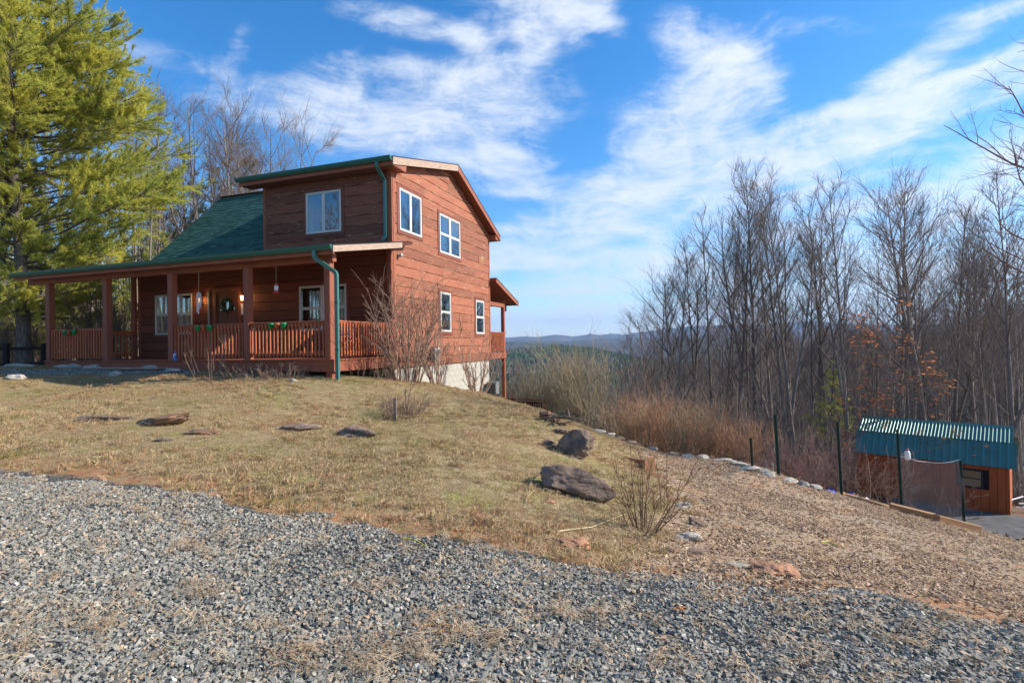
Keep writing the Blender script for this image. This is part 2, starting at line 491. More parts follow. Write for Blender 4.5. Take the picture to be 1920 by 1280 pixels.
class MB:
    def __init__(s):
        s.v = []
        s.f = []

    def poly(s, pts, faces):
        o = len(s.v)
        s.v += [tuple(p) for p in pts]
        s.f += [tuple(i + o for i in f) for f in faces]
        return s

    def box(s, x0, x1, y0, y1, z0, z1, bev=0.0, f=None):
        if x0 > x1: x0, x1 = x1, x0
        if y0 > y1: y0, y1 = y1, y0
        if z0 > z1: z0, z1 = z1, z0
        b = min(bev, (x1 - x0) * .3, (y1 - y0) * .3, (z1 - z0) * .3)
        if b <= 0:
            pts = [(x, y, z) for z in (z0, z1) for y in (y0, y1) for x in (x0, x1)]
            fs = [(0, 2, 3, 1), (4, 5, 7, 6), (0, 1, 5, 4), (2, 6, 7, 3), (0, 4, 6, 2), (1, 3, 7, 5)]
        else:
            # long axis kept sharp at its ends, the four long edges chamfered
            L = [x1 - x0, y1 - y0, z1 - z0]
            ax = L.index(max(L))
            rng = [(x0, x1), (y0, y1), (z0, z1)]
            o = [i for i in range(3) if i != ax]
            (a0, a1), (c0, c1) = rng[o[0]], rng[o[1]]
            ring = [(a0 + b, c0), (a1 - b, c0), (a1, c0 + b), (a1, c1 - b), (a1 - b, c1), (a0 + b, c1), (a0, c1 - b), (a0, c0 + b)]
            pts = []
            for t in rng[ax]:
                for (a, c) in ring:
                    p = [0, 0, 0]
                    p[ax] = t
                    p[o[0]] = a
                    p[o[1]] = c
                    pts.append(tuple(p))
            fs = [tuple(range(8)), tuple(range(15, 7, -1))] + [(i, i + 8, (i + 1) % 8 + 8, (i + 1) % 8) for i in range(8)]
        if f:
            pts = [f(*p) for p in pts]
        return s.poly(pts, fs)

    def prism(s, prof, a0, a1, axis='x', f=None):
        """profile of 2D points extruded along an axis"""
        n = len(prof)
        pts = []
        for a in (a0, a1):
            for (p, q) in prof:
                pts.append((a, p, q) if axis == 'x' else ((p, a, q) if axis == 'y' else (p, q, a)))
        if f:
            pts = [f(*p) for p in pts]
        fs = [tuple(range(n - 1, -1, -1)), tuple(range(n, 2 * n))] + [(i, (i + 1) % n, (i + 1) % n + n, i + n) for i in range(n)]
        return s.poly(pts, fs)

    def tube(s, pts, rad, n=8, cap=True):
        v, f = tube_arrays([(pts, rad if hasattr(rad, '__len__') else [rad] * len(pts), n)], cap)
        return s.poly(v.tolist(), [tuple(q) for q in f.tolist()])

    def lathe(s, prof, c=(0, 0, 0), n=16):
        """prof: list of (r, z)"""
        pts = []
        for (r, z) in prof:
            for i in range(n):
                a = 2 * math.pi * i / n
                pts.append((c[0] + r * math.cos(a), c[1] + r * math.sin(a), c[2] + z))
        fs = []
        for j in range(len(prof) - 1):
            for i in range(n):
                k = (i + 1) % n
                fs.append((j * n + i, j * n + k, (j + 1) * n + k, (j + 1) * n + i))
        fs.append(tuple(range(n - 1, -1, -1)))
        fs.append(tuple(range((len(prof) - 1) * n, len(prof) * n)))
        return s.poly(pts, fs)

    def build(s, name, mat, parent=None, smooth=False, loc=None):
        o = bpy.data.objects.new(name, mesh_from(name, s.v, s.f, mat, smooth))
        link(o, parent)
        if loc is not None:
            o.location = loc
        return o


def tube_arrays(polys, cap=False):
    """polys: (points, radii, sides) -> vertex array, quad array; batched by shape"""
    groups = {}
    for pts, rad, n in polys:
        groups.setdefault((len(pts), n), []).append((pts, rad))
    V, F = [], []
    off = 0
    for (m, n), lst in groups.items():
        pts = np.array([p for p, r in lst], dtype=float)
        rad = np.array([r for p, r in lst], dtype=float)
        N = len(pts)
        t = np.empty_like(pts)
        t[:, 1:-1] = pts[:, 2:] - pts[:, :-2]
        t[:, 0] = pts[:, 1] - pts[:, 0]
        t[:, -1] = pts[:, -1] - pts[:, -2]
        t /= np.linalg.norm(t, axis=2)[..., None] + 1e-9
        ref = np.where(np.abs(t[:, :1, 2:3]) < 0.9, np.array([0.0, 0.0, 1.0]), np.array([1.0, 0.0, 0.0]))
        a = np.cross(t, np.broadcast_to(ref, t.shape))
        a /= np.linalg.norm(a, axis=2)[..., None] + 1e-9
        b = np.cross(t, a)
        ang = np.arange(n) * (2 * math.pi / n)
        ring = a[:, :, None, :] * np.cos(ang)[:, None] + b[:, :, None, :] * np.sin(ang)[:, None]
        V.append((pts[:, :, None, :] + ring * rad[:, :, None, None]).reshape(-1, 3))
        i = np.arange(n)
        j = (i + 1) % n
        q = np.concatenate([np.stack([i + k * n, j + k * n, j + (k + 1) * n, i + (k + 1) * n], 1) for k in range(m - 1)])
        if cap and n >= 4:
            extra = []
            for base in (0, (m - 1) * n):
                for c_ in range(1, n - 2, 2):
                    extra.append([base, base + c_, base + c_ + 1, base + min(c_ + 2, n - 1)])
            q = np.concatenate([q, np.array(extra)])
        F.append((q[None] + (np.arange(N) * m * n)[:, None, None]).reshape(-1, 4) + off)
        off += N * m * n
    return np.concatenate(V), np.concatenate(F)


def tag(o, label=None, cat=None, group=None, kind=None):
    if label: o['label'] = label
    if cat: o['category'] = cat
    if group: o['group'] = group
    if kind: o['kind'] = kind
    return o


def empty(name, loc=(0, 0, 0), rz=0.0, label=None, cat=None, group=None):
    o = bpy.data.objects.new(name, None)
    o.empty_display_size = 0.3
    link(o)
    o.location = loc
    o.rotation_euler = (0, 0, rz)
    return tag(o, label, cat, group)


def copy_tree(o, parent=None):
    c = o.copy()
    COL.objects.link(c)
    if parent is not None:
        c.parent = parent
    for ch in list(o.children):
        copy_tree(ch, c)
    return c


# scattering: one object whose vertices carry instances (geometry nodes), for uncountable stuff
SRC = bpy.data.collections.new('scatter_sources')


def scatter(name, pts, rot, scl, idx, tint, sources, label, cat=None, top=True, parent=None):
    pts = np.asarray(pts, dtype=np.float32)
    n = len(pts)
    me = bpy.data.meshes.new(name)
    me.vertices.add(n)
    me.vertices.foreach_set('co', pts.ravel())
    for nm, typ, arr in (('rot', 'FLOAT_VECTOR', rot), ('scl', 'FLOAT_VECTOR', scl), ('idx', 'INT', idx), ('tint', 'FLOAT', tint)):
        a = me.attributes.new(nm, typ, 'POINT')
        key = 'vector' if typ == 'FLOAT_VECTOR' else 'value'
        a.data.foreach_set(key, np.asarray(arr, dtype=np.int32 if typ == 'INT' else np.float32).ravel())
    o = bpy.data.objects.new(name, me)
    link(o, parent)
    sc = bpy.data.collections.new(name + '_pieces')
    for q, smesh in enumerate(sources):
        so = bpy.data.objects.new('%s_piece_%02d' % (name, q), smesh)
        sc.objects.link(so)
    g = bpy.data.node_groups.new(name + '_nodes', 'GeometryNodeTree')
    g.interface.new_socket('Geometry', in_out='INPUT', socket_type='NodeSocketGeometry')
    g.interface.new_socket('Geometry', in_out='OUTPUT', socket_type='NodeSocketGeometry')
    N, L = g.nodes, g.links
    gi, go = N.new('NodeGroupInput'), N.new('NodeGroupOutput')
    ci = N.new('GeometryNodeCollectionInfo')
    ci.inputs[0].default_value = sc
    ci.inputs['Separate Children'].default_value = True
    ci.inputs['Reset Children'].default_value = True
    iop = N.new('GeometryNodeInstanceOnPoints')
    iop.inputs['Pick Instance'].default_value = True

    def na(nm, dt):
        q = N.new('GeometryNodeInputNamedAttribute')
        q.data_type = dt
        q.inputs['Name'].default_value = nm
        return [s for s in q.outputs if s.enabled][0]
    L.new(gi.outputs[0], iop.inputs['Points'])
    L.new(ci.outputs[0], iop.inputs['Instance'])
    L.new(na('idx', 'INT'), iop.inputs['Instance Index'])
    e2r = N.new('FunctionNodeEulerToRotation')
    L.new(na('rot', 'FLOAT_VECTOR'), e2r.inputs[0])
    L.new(e2r.outputs[0], iop.inputs['Rotation'])
    L.new(na('scl', 'FLOAT_VECTOR'), iop.inputs['Scale'])
    L.new(iop.outputs[0], go.inputs[0])
    md = o.modifiers.new('scatter', 'NODES')
    md.node_group = g
    tag(o, label, cat, None, 'stuff')
    return o

# ------------------------------------------------------------------ terrain
def W(px, py, d):
    v = P(px, py, d)
    return (v.x, v.y, v.z)


CTRL = [(0, 0, 0), (-3, 0, .03), (4, 0, -.15), (0, 2.4, 0.0), (-2.4, 2.4, .04), (2.6, 2.4, -.14), (0, -6, -.05), (-9, -6, .1), (9, -6, -.6), (-9, 0, .15),
        W(0, 880, 6.0), W(320, 920, 5.1), W(640, 980, 4.5), W(1060, 1060, 3.7), W(1480, 1100, 3.55), W(1920, 1180, 3.1),
        W(290, 790, 8.3), W(670, 812, 8.1), W(612, 710, 12.4), W(330, 695, 13.9), W(95, 688, 15.8), W(0, 700, 14.2), W(0, 780, 9.5),
        W(745, 712, 14.9), W(830, 722, 17.6), W(915, 742, 21.3), W(1020, 775, 12.0), W(940, 749, 15.0), W(1060, 806, 10.2),
        W(1080, 858, 8.5), W(1075, 930, 5.9), W(900, 870, 6.5), W(850, 800, 9.3), W(760, 795, 9.5),
        W(1130, 815, 14.5), W(1200, 840, 12.5), W(1222, 880, 9.5), W(1300, 860, 12.5), W(1250, 950, 6.3), W(1300, 1040, 4.6),
        W(1400, 868, 12), W(1500, 905, 11.8), W(1590, 932, 12.2), W(1690, 954, 12.6), W(1808, 987, 12.3),
        W(1640, 1000, 7.5), W(1750, 1050, 6.0), W(1500, 980, 6.6), W(1920, 1045, 6.8), W(1400, 1050, 4.6), W(1800, 1100, 4.5),
        (10, 5, -2.2), (14, 10, -3.4), (20, 5, -4.2), (12.6, 14.2, -3.75), (13.5, 15, -4.12), (16, 17, -4.18), (14, 18.5, -4.2), (18, 18, -4.3), (19, 14, -4.2), (12, 20, -4.5), (16.5, 15.2, -4.15),
        (4, 18, -2.3), (8, 18, -3.3), (0.5, 22, -2.0), (-.3, 23.4, -1.0), (-4, 24, -.4), (1.0, 27, -2.9), (0.2, 19, -1.35),
        (0, 40, -8), (10, 30, -7), (20, 30, -7.5), (26, 20, -7), (-20, 25, 1.0), (-30, 20, 1.2), (-15, 20, 1.05), (-12, 30, 1.0), (-40, 40, 2.0), (-14, 12, .9), (-20, 10, .8),
        (0, 60, -18), (20, 60, -15), (40, 40, -10), (-20, 60, -2), (-60, 40, 3), (60, 20, -9), (40, 0, -7), (-40, 0, .6), (30, -10, -5), (-30, -12, .5), (60, 60, -12), (-60, 65, 3),
        W(500, 740, 10.8), W(420, 850, 6.6), W(760, 930, 5.2)]
CP = np.array(CTRL)


def _phi(d):
    return np.sqrt(d * d + 1.2)


_D = np.linalg.norm(CP[:, None, :2] - CP[None, :, :2], axis=2)
_A = np.zeros((len(CP) + 3, len(CP) + 3))
_A[:len(CP), :len(CP)] = _phi(_D) - np.eye(len(CP)) * 0.02
_A[:len(CP), -3:] = np.c_[CP[:, :2], np.ones(len(CP))]
_A[-3:, :len(CP)] = _A[:len(CP), -3:].T
_S = np.linalg.solve(_A, np.r_[CP[:, 2], 0, 0, 0])


def near_h(x, y):
    x = np.asarray(x, float)
    y = np.maximum(np.asarray(y, float), -16.0)
    out = _S[-3] * x + _S[-2] * y + _S[-1]
    for k in range(len(CP)):
        out = out + _S[k] * _phi(np.hypot(x - CP[k, 0], y - CP[k, 1]))
    return out


def vnoise(x, y, seed=0):
    """cheap smooth value noise, -1..1"""
    x = np.asarray(x, float)
    y = np.asarray(y, float)
    xi = np.floor(x).astype(int)
    yi = np.floor(y).astype(int)
    fx = x - xi
    fy = y - yi
    fx = fx * fx * (3 - 2 * fx)
    fy = fy * fy * (3 - 2 * fy)

    def h(a, b):
        n = (a * 374761393 + b * 668265263 + seed * 362437) & 0x7fffffff
        n = ((n ^ (n >> 13)) * 1274126177) & 0x7fffffff
        return ((n ^ (n >> 16)) & 0xffff) / 32767.5 - 1
    return (h(xi, yi) * (1 - fx) + h(xi + 1, yi) * fx) * (1 - fy) + (h(xi, yi + 1) * (1 - fx) + h(xi + 1, yi + 1) * fx) * fy


def fbm(x, y, seed=0, o=4):
    r = 0
    a = 1.0
    for i in range(o):
        r = r + a * vnoise(x * 2 ** i, y * 2 ** i, seed + i)
        a *= 0.5
    return r / 1.9


def crest(az, pts, r):
    """height of a ridge line at radius r whose skyline passes through photograph points"""
    ax = []
    zz = []
    for (px, py) in pts:
        v = pdir(px, py)
        ax.append(math.atan2(v.x, 1.0))
        zz.append(v.z / math.hypot(v.x, 1.0))
    return EYE + np.interp(az, ax, zz) * r


GREEN = [(400, 700), (900, 655), (960, 650), (1046, 643), (1108, 648), (1171, 660), (1230, 675), (1300, 690), (1500, 700), (2200, 700)]
MID = [(0, 660), (900, 642), (960, 640), (1100, 645), (1180, 640), (1250, 636), (1350, 640), (1500, 636), (1900, 625)]
MID2 = [(0, 645), (900, 640), (1000, 637), (1060, 639), (1130, 633), (1230, 632), (1300, 626), (1420, 628), (1600, 620), (1900, 615)]
FAR = [(0, 640), (860, 636), (950, 633), (986, 630.5), (1008, 632), (1042, 627), (1058, 628.5), (1075, 631), (1108, 626), (1125, 628), (1146, 625), (1171, 627), (1192, 623), (1233, 619), (1246, 614), (1265, 615), (1300, 611), (1400, 610), (1530, 603), (1600, 611), (1920, 606)]
HILLR = [(900, 760), (1200, 735), (1330, 705), (1440, 672), (1560, 646), (1700, 630), (1800, 618), (1920, 606), (2300, 590)]


def far_h(x, y):
    r = np.hypot(x, y)
    az = np.arctan2(x, y)
    z = np.interp(r, [0, 60, 110, 220, 330, 600, 900, 1500, 2500, 9000], [-12, -16, -30, -55, -60, -75, -90, -90, -90, -60])
    left = np.clip((np.degrees(az) + 4) / -8.0, 0, 1)
    z = z * (1 - left) + left * np.interp(r, [0, 60, 300, 9000], [1, 1.5, -10, -60])

    def ridge(z, pts, rc, wi, nz, canopy=0.0, seed=1):
        c = crest(az, pts, rc) - canopy
        b = np.exp(-((r - rc) / wi) ** 2)
        b = np.where(r > rc, np.exp(-((r - rc) / (wi * 1.6)) ** 2), b)
        c = c + nz * fbm(x / wi * 1.7, y / wi * 1.7, seed) * (1 - b ** 6)
        return np.maximum(z, z + (c - z) * b)
    z = ridge(z, HILLR, 105, 48, 1.0, 9.0, 3)
    z = ridge(z, GREEN, 900, 330, 22, 11.0, 5)
    z = ridge(z, MID, 2300, 480, 40, 6.0, 7)
    z = ridge(z, MID2, 3300, 700, 60, 6.0, 8)
    z = ridge(z, FAR, 5600, 1200, 110, 0.0, 9)
    return z


def gz(x, y):
    x = np.asarray(x, float)
    y = np.asarray(y, float)
    r = np.hypot(x, y)
    t = np.clip((r - 42) / 36.0, 0, 1) * np.clip((y + 5) / 20, 0, 1)
    t = t * t * (3 - 2 * t)
    z = near_h(x, y) * (1 - t) + far_h(x, y) * t
    z = z + 0.035 * fbm(x * .9, y * .9, 2) * np.clip(1.0 - r / 60, 0, 1) + 0.012 * fbm(x * 5, y * 5, 4, 3) * np.clip(1 - r / 25, 0, 1)
    return z


def hit(px, py, dmin=1.8, dmax=None):
    """where the line of sight through a photograph point first meets the near ground
    (just below it where the sight line would pass over the crest)"""
    dmax = dmax or (17.5 if px < 700 else 14.6)
    d = np.linspace(dmin, dmax, 500)
    for _ in range(40):
        v = pdir(px, py)
        z = gz(v.x * d, d)
        below = (EYE + v.z * d) < z
        if below.any():
            break
        py += 1.5
    k = int(np.argmax(below)) if below.any() else len(d) - 1
    dd = float(d[k])
    return Vector((v.x * dd, dd, float(z[k])))


EDGE_X = [-30, -14, -9]
EDGE_Y = [14, 10.0, 7.6]
for q in [(0, 876, 6.05), (160, 893, 5.6), (320, 915, 5.1), (480, 945, 4.75), (640, 975, 4.5), (860, 1022, 4.1), (1060, 1062, 3.7), (1250, 1078, 3.6), (1480, 1105, 3.5), (1700, 1140, 3.3), (1920, 1185, 3.1)]:
    v = P(*q)
    EDGE_X.append(v.x)
    EDGE_Y.append(v.y)
EDGE_X += [5, 12, 40]
EDGE_Y += [2.3, 0, -8]


def gravel_sd(x, y):
    d1 = np.interp(x, EDGE_X, EDGE_Y) - y
    yb = 13.9 + (-(x + 8.2)) * 0.10
    d2 = np.minimum(0.62 - np.abs(y - yb) * 0.8, np.minimum(-(x + 8.0), x + 40) * .4)
    d3x = (x + 13.2)
    return np.maximum(d1, d2)


CHB = np.array([W(1120, 1068, 3.7)[:2], W(1215, 1000, 5.0)[:2], W(1240, 940, 6.6)[:2], W(1228, 885, 9.2)[:2], W(1180, 845, 11.6)[:2], W(1105, 812, 14)[:2], (0.6, 18), (-0.5, 22), (-4, 30)])


def chips_sd(x, y):
    xb = np.interp(y, CHB[:, 1], CHB[:, 0])
    return (x - xb) * 0.8


FB = np.array([(-40, 17.5), (-17, 16.6), (-12.5, 18.6), (-9, 21), (-3, 24), (-1.0, 24), (0.2, 19.8), (1.8, 16.2), (3.4, 13.9), (5.0, 12.3), (6.4, 12.0), (8.3, 12.4), (9.8, 12.8), (11.0, 12.6), (12.5, 10.8), (40, 8)])


def forest_sd(x, y):
    return y - np.interp(x, FB[:, 0], FB[:, 1])


def axis_grid(lo, hi, c, fine, n):
    t = np.linspace(-1, 1, n)
    k = 4.2
    s = np.sinh(k * t) / math.sinh(k)
    a = np.where(s < 0, c + s * (c - lo), c + s * (hi - c))
    return a


xs = axis_grid(-95, 95, 0.3, .1, 300)
ys = axis_grid(-85, 98, 5.0, .1, 330)
X, Y = np.meshgrid(xs, ys)
Z = gz(X, Y)
nx, ny = len(xs), len(ys)
vv = np.stack([X.ravel(), Y.ravel(), Z.ravel()], 1)
ii = np.arange(nx * ny).reshape(ny, nx)
ff = np.stack([ii[:-1, :-1].ravel(), ii[:-1, 1:].ravel(), ii[1:, 1:].ravel(), ii[1:, :-1].ravel()], 1)

m, nt = new_mat('ground_cover')
geo = nt.node('ShaderNodeNewGeometry').outputs['Position']
sd_g = nt.node('ShaderNodeAttribute', attribute_name='gravel_sd').outputs['Fac']
sd_c = nt.node('ShaderNodeAttribute', attribute_name='chips_sd').outputs['Fac']
sd_f = nt.node('ShaderNodeAttribute', attribute_name='forest_sd').outputs['Fac']
e1 = nt.noise(geo, 2.2, 5.0, 0.65)
e2 = nt.noise(geo, 9.0, 4.0, 0.7)
ed = nt.math('ADD', nt.math('MULTIPLY', nt.math('SUBTRACT', e1, 0.5), 0.9), nt.math('MULTIPLY', nt.math('SUBTRACT', e2, 0.5), 0.7))
fine = nt.noise(geo, 55.0, 4.0, 0.75)
mid = nt.noise(geo, 16.0, 5.0, 0.7)
big = nt.noise(geo, 0.9, 5.0, 0.62)
big2 = nt.noise(nt.vmath('ADD', geo, (31, 7, 3)), 2.6, 5.0, 0.6)
# lawn: straw-coloured winter grass, greener in patches, with bare clay
lawn = nt.cramp(fine, [(0.25, (0.11, 0.078, 0.038)), (0.45, (0.30, 0.225, 0.115)), (0.6, (0.45, 0.345, 0.185)), (0.75, (0.60, 0.48, 0.28))])
green = nt.cramp(fine, [(0.25, (0.08, 0.09, 0.022)), (0.5, (0.23, 0.235, 0.06)), (0.75, (0.40, 0.38, 0.12))])
lawn = nt.mix(nt.ramp(nt.noise(geo, 1.3, 6.0, 0.68), 0.50, 0.62, 0, .7), lawn, green)
claycol = nt.mix(fine, (0.32, 0.13, 0.055), (0.50, 0.26, 0.13))
lawn = nt.mix(nt.math('MULTIPLY', nt.ramp(big2, 0.64, 0.72), nt.ramp(mid, 0.4, 0.6)), lawn, claycol)
duff = nt.cramp(mid, [(0.3, (0.14, 0.095, 0.055)), (0.6, (0.30, 0.21, 0.12))])
lawn = nt.mix(nt.ramp(nt.noise(geo, 4.2, 6.0, 0.7), 0.50, 0.64, 0, .8), lawn, duff)
# chips
chips = nt.cramp(fine, [(0.25, (0.13, 0.08, 0.045)), (0.45, (0.30, 0.20, 0.125)), (0.6, (0.52, 0.39, 0.26)), (0.8, (0.70, 0.57, 0.43))])
chips = nt.mix(nt.ramp(big, 0.5, 0.72, 0, .5), chips, nt.cramp(fine, [(0.3, (0.18, 0.15, 0.12)), (0.7, (0.42, 0.38, 0.33))]))
chips = nt.mix(nt.math('MULTIPLY', nt.ramp(big2, 0.57, 0.66), 0.8), chips, claycol)
# gravel bed below the loose stones
vor = nt.node('ShaderNodeTexVoronoi', {'Vector': geo, 'Scale': 42.0})
gr = nt.cramp(nt.node('ShaderNodeSeparateXYZ', {0: vor.outputs['Color']}).outputs[0], [(0.0, (0.10, 0.10, 0.09)), (0.4, (0.2, 0.195, 0.175)), (0.8, (0.34, 0.325, 0.28)), (1.0, (0.5, 0.46, 0.40))])
gr = nt.mix(nt.ramp(vor.outputs['Distance'], 0.25, 0.6, 0, 0.85), gr, (0.03, 0.03, 0.03))
gr = nt.mix(nt.ramp(big2, 0.6, 0.75, 0, .55), gr, (0.36, 0.26, 0.17))
forest = nt.cramp(mid, [(0.3, (0.10, 0.07, 0.045)), (0.5, (0.20, 0.14, 0.09)), (0.72, (0.33, 0.24, 0.17))])
pathc = nt.mix(nt.ramp(mid, 0.35, 0.65), (0.15, 0.145, 0.13), (0.30, 0.28, 0.25))
py_ = nt.node('ShaderNodeSeparateXYZ', {0: geo}).outputs[1]
chips = nt.mix(nt.ramp(nt.math('ADD', py_, nt.math('MULTIPLY', ed, 1.5)), 11.0, 13.4, 0, .85), chips, pathc)
col = nt.mix(nt.ramp(nt.math('ADD', sd_c, ed), -0.12, 0.16), lawn, chips)
fringe = nt.math('MULTIPLY', nt.ramp(nt.math('ADD', sd_g, nt.math('MULTIPLY', ed, 0.9)), -0.62, -0.15), nt.ramp(e2, 0.36, 0.56))
col = nt.mix(fringe, col, claycol)
gmask = nt.ramp(nt.math('ADD', sd_g, nt.math('MULTIPLY', ed, 0.45)), -0.05, 0.07)
col = nt.mix(gmask, col, gr)
col = nt.mix(nt.ramp(nt.math('ADD', sd_f, nt.math('MULTIPLY', ed, 1.4)), -0.3, 0.5), col, forest)
h = nt.math('ADD', nt.math('MULTIPLY', fine, 0.6), nt.math('MULTIPLY', mid, 0.8))
finish(nt, col, 0.95, h, 0.9, 0.03, spec=0.1)

rc_ = np.hypot(vv[:, 0], vv[:, 1])
ff = ff[(rc_[ff] < 88).all(axis=1)]
me = mesh_from('ground', vv, ff, 'ground_cover', smooth=True)
for nm, fn in (('gravel_sd', gravel_sd), ('chips_sd', chips_sd), ('forest_sd', forest_sd)):
    a = me.attributes.new(nm, 'FLOAT', 'POINT')
    a.data.foreach_set('value', np.asarray(fn(X, Y), dtype=np.float32).ravel())
ground = link(bpy.data.objects.new('ground', me))
tag(ground, 'lawn, gravel drive, wood chip slope and woodland floor around the house', kind='structure')

# far hills: a fan of rings out to the horizon
na_, nr_ = 520, 210
azs = np.radians(np.linspace(-70, 70, na_))
rs = np.exp(np.linspace(math.log(78), math.log(9500), nr_))
AZ, RR = np.meshgrid(azs, rs)
HX, HY = RR * np.sin(AZ), RR * np.cos(AZ)
HZ = gz(HX, HY)
HZ -= np.clip((92 - RR) / 6, 0, 1) * 1.2
HZ[RR > 380] += (fbm(HX / 14, HY / 14, 21, 3) * 2.2 * np.clip(RR / 700, .6, 3))[RR > 380]
hv = np.stack([HX.ravel(), HY.ravel(), HZ.ravel()], 1)
ii = np.arange(na_ * nr_).reshape(nr_, na_)
hf = np.stack([ii[:-1, :-1].ravel(), ii[:-1, 1:].ravel(), ii[1:, 1:].ravel(), ii[1:, :-1].ravel()], 1)
m, nt = new_mat('hill_forest')
geo = nt.node('ShaderNodeNewGeometry').outputs['Position']
n0 = nt.noise(geo, 0.0035, 6.0, 0.62)
n1 = nt.noise(geo, 0.05, 6.0, 0.75)
bare = nt.cramp(n1, [(0.3, (0.06, 0.055, 0.045)), (0.7, (0.13, 0.115, 0.09))])
ever = nt.cramp(n1, [(0.3, (0.018, 0.034, 0.015)), (0.7, (0.06, 0.085, 0.035))])
col = nt.mix(nt.ramp(n0, 0.44, 0.58), bare, ever)
finish(nt, col, 1.0, n1, 1.0, 6.0, spec=0.0)
bpy.context.view_layer.update()
hills = link(bpy.data.objects.new('hills', mesh_from('hills', hv, hf, 'hill_forest', smooth=True)))
tag(hills, 'wooded hills and blue mountain ridges on the horizon', kind='structure')

# the air: a thin even haze box round the whole scene
mh, nt = new_mat('haze_air')
vol = nt.node('ShaderNodeVolumePrincipled', {'Color': (0.45, 0.64, 1.0, 1), 'Density': 0.00013, 'Anisotropy': 0.2})
om = nt.node('ShaderNodeOutputMaterial')
nt.l.new(vol.outputs[0], om.inputs['Volume'])
haze = MB().box(-9600, 9600, -120, 9700, -330, 420).build('haze', 'haze_air')
tag(haze, kind='stuff')

# ------------------------------------------------------------------ the house
HC = (-3.31, 15.0)
HROT = -19.5
house = empty('wooden_house', (HC[0], HC[1], 0), R(HROT), 'two-storey red-brown wooden house with green roof and covered front porch', 'house')
_hc, _hs = math.cos(R(HROT)), math.sin(R(HROT))


def HL(x, y, z=0.0):
    return Vector((HC[0] + x * _hc - y * _hs, HC[1] + x * _hs + y * _hc, z))


def hgz(x, y):
    p = HL(x, y)
    return float(gz(p.x, p.y))


FR = lambda a, o, z: (a, -o, z)       # front wall: a runs along it, o is the distance outwards
GA = lambda a, o, z: (o, a, z)        # gable wall
RIDGE = (3.65, 7.64)
DORM = (-0.457, 6.60)
REAR = (7.65, 5.94)


def roof_z(y):
    if y <= RIDGE[0]:
        return RIDGE[1] + (y - RIDGE[0]) * (RIDGE[1] - DORM[1]) / (RIDGE[0] - DORM[0])
    return RIDGE[1] + (y - RIDGE[0]) * (REAR[1] - RIDGE[1]) / (REAR[0] - RIDGE[0])


PITCHB = 0.29
Z0 = 0.88
GABLE_POLY = [(0.0, Z0), (7.2, Z0), (7.2, roof_z(7.2) - .17), (RIDGE[0], RIDGE[1] - .17), (0.0, roof_z(0) - .17)]


def clip_poly(subj, clip):
    out = subj
    n = len(clip)
    for i in range(n):
        a, b = clip[i], clip[(i + 1) % n]
        inp, out = out, []
        if not inp:
            break
        side = lambda p: (b[0] - a[0]) * (p[1] - a[1]) - (b[1] - a[1]) * (p[0] - a[0])
        for k in range(len(inp)):
            p, q = inp[k - 1], inp[k]
            sp, sq = side(p), side(q)
            if sp * sq < 0:
                t = sp / (sp - sq)
                out.append((p[0] + t * (q[0] - p[0]), p[1] + t * (q[1] - p[1])))
            if sq >= 0:
                out.append(q)
    return out


def plank_piece(mb, poly, f, o0, o1, gap=0.006, bev=0.012):
    z_lo, z_hi = min(p[1] for p in poly), max(p[1] for p in poly)
    a_lo, a_hi = min(p[0] for p in poly), max(p[0] for p in poly)
    if z_hi - z_lo < 0.03 or a_hi - a_lo < 0.03:
        return
    cz, ca = (z_lo + z_hi) / 2, (a_lo + a_hi) / 2

    def shrink(p, d):
        kz = max(0.1, 1 - d / ((z_hi - z_lo) / 2))
        ka = max(0.1, 1 - min(d, 0.004) / ((a_hi - a_lo) / 2))
        return (ca + (p[0] - ca) * ka, cz + (p[1] - cz) * kz)
    n = len(poly)
    pts = [f(*(lambda q: (q[0], o0, q[1]))(shrink(p, gap))) for p in poly]
    pts += [f(*(lambda q: (q[0], o1 - bev, q[1]))(shrink(p, gap))) for p in poly]
    pts += [f(*(lambda q: (q[0], o1, q[1]))(shrink(p, gap + bev))) for p in poly]
    fs = []
    for r_ in (0, 1):
        fs += [(r_ * n + i, r_ * n + (i + 1) % n, (r_ + 1) * n + (i + 1) % n, (r_ + 1) * n + i) for i in range(n)]
    fs.append(tuple(range(2 * n, 3 * n)))
    mb.poly(pts, fs)


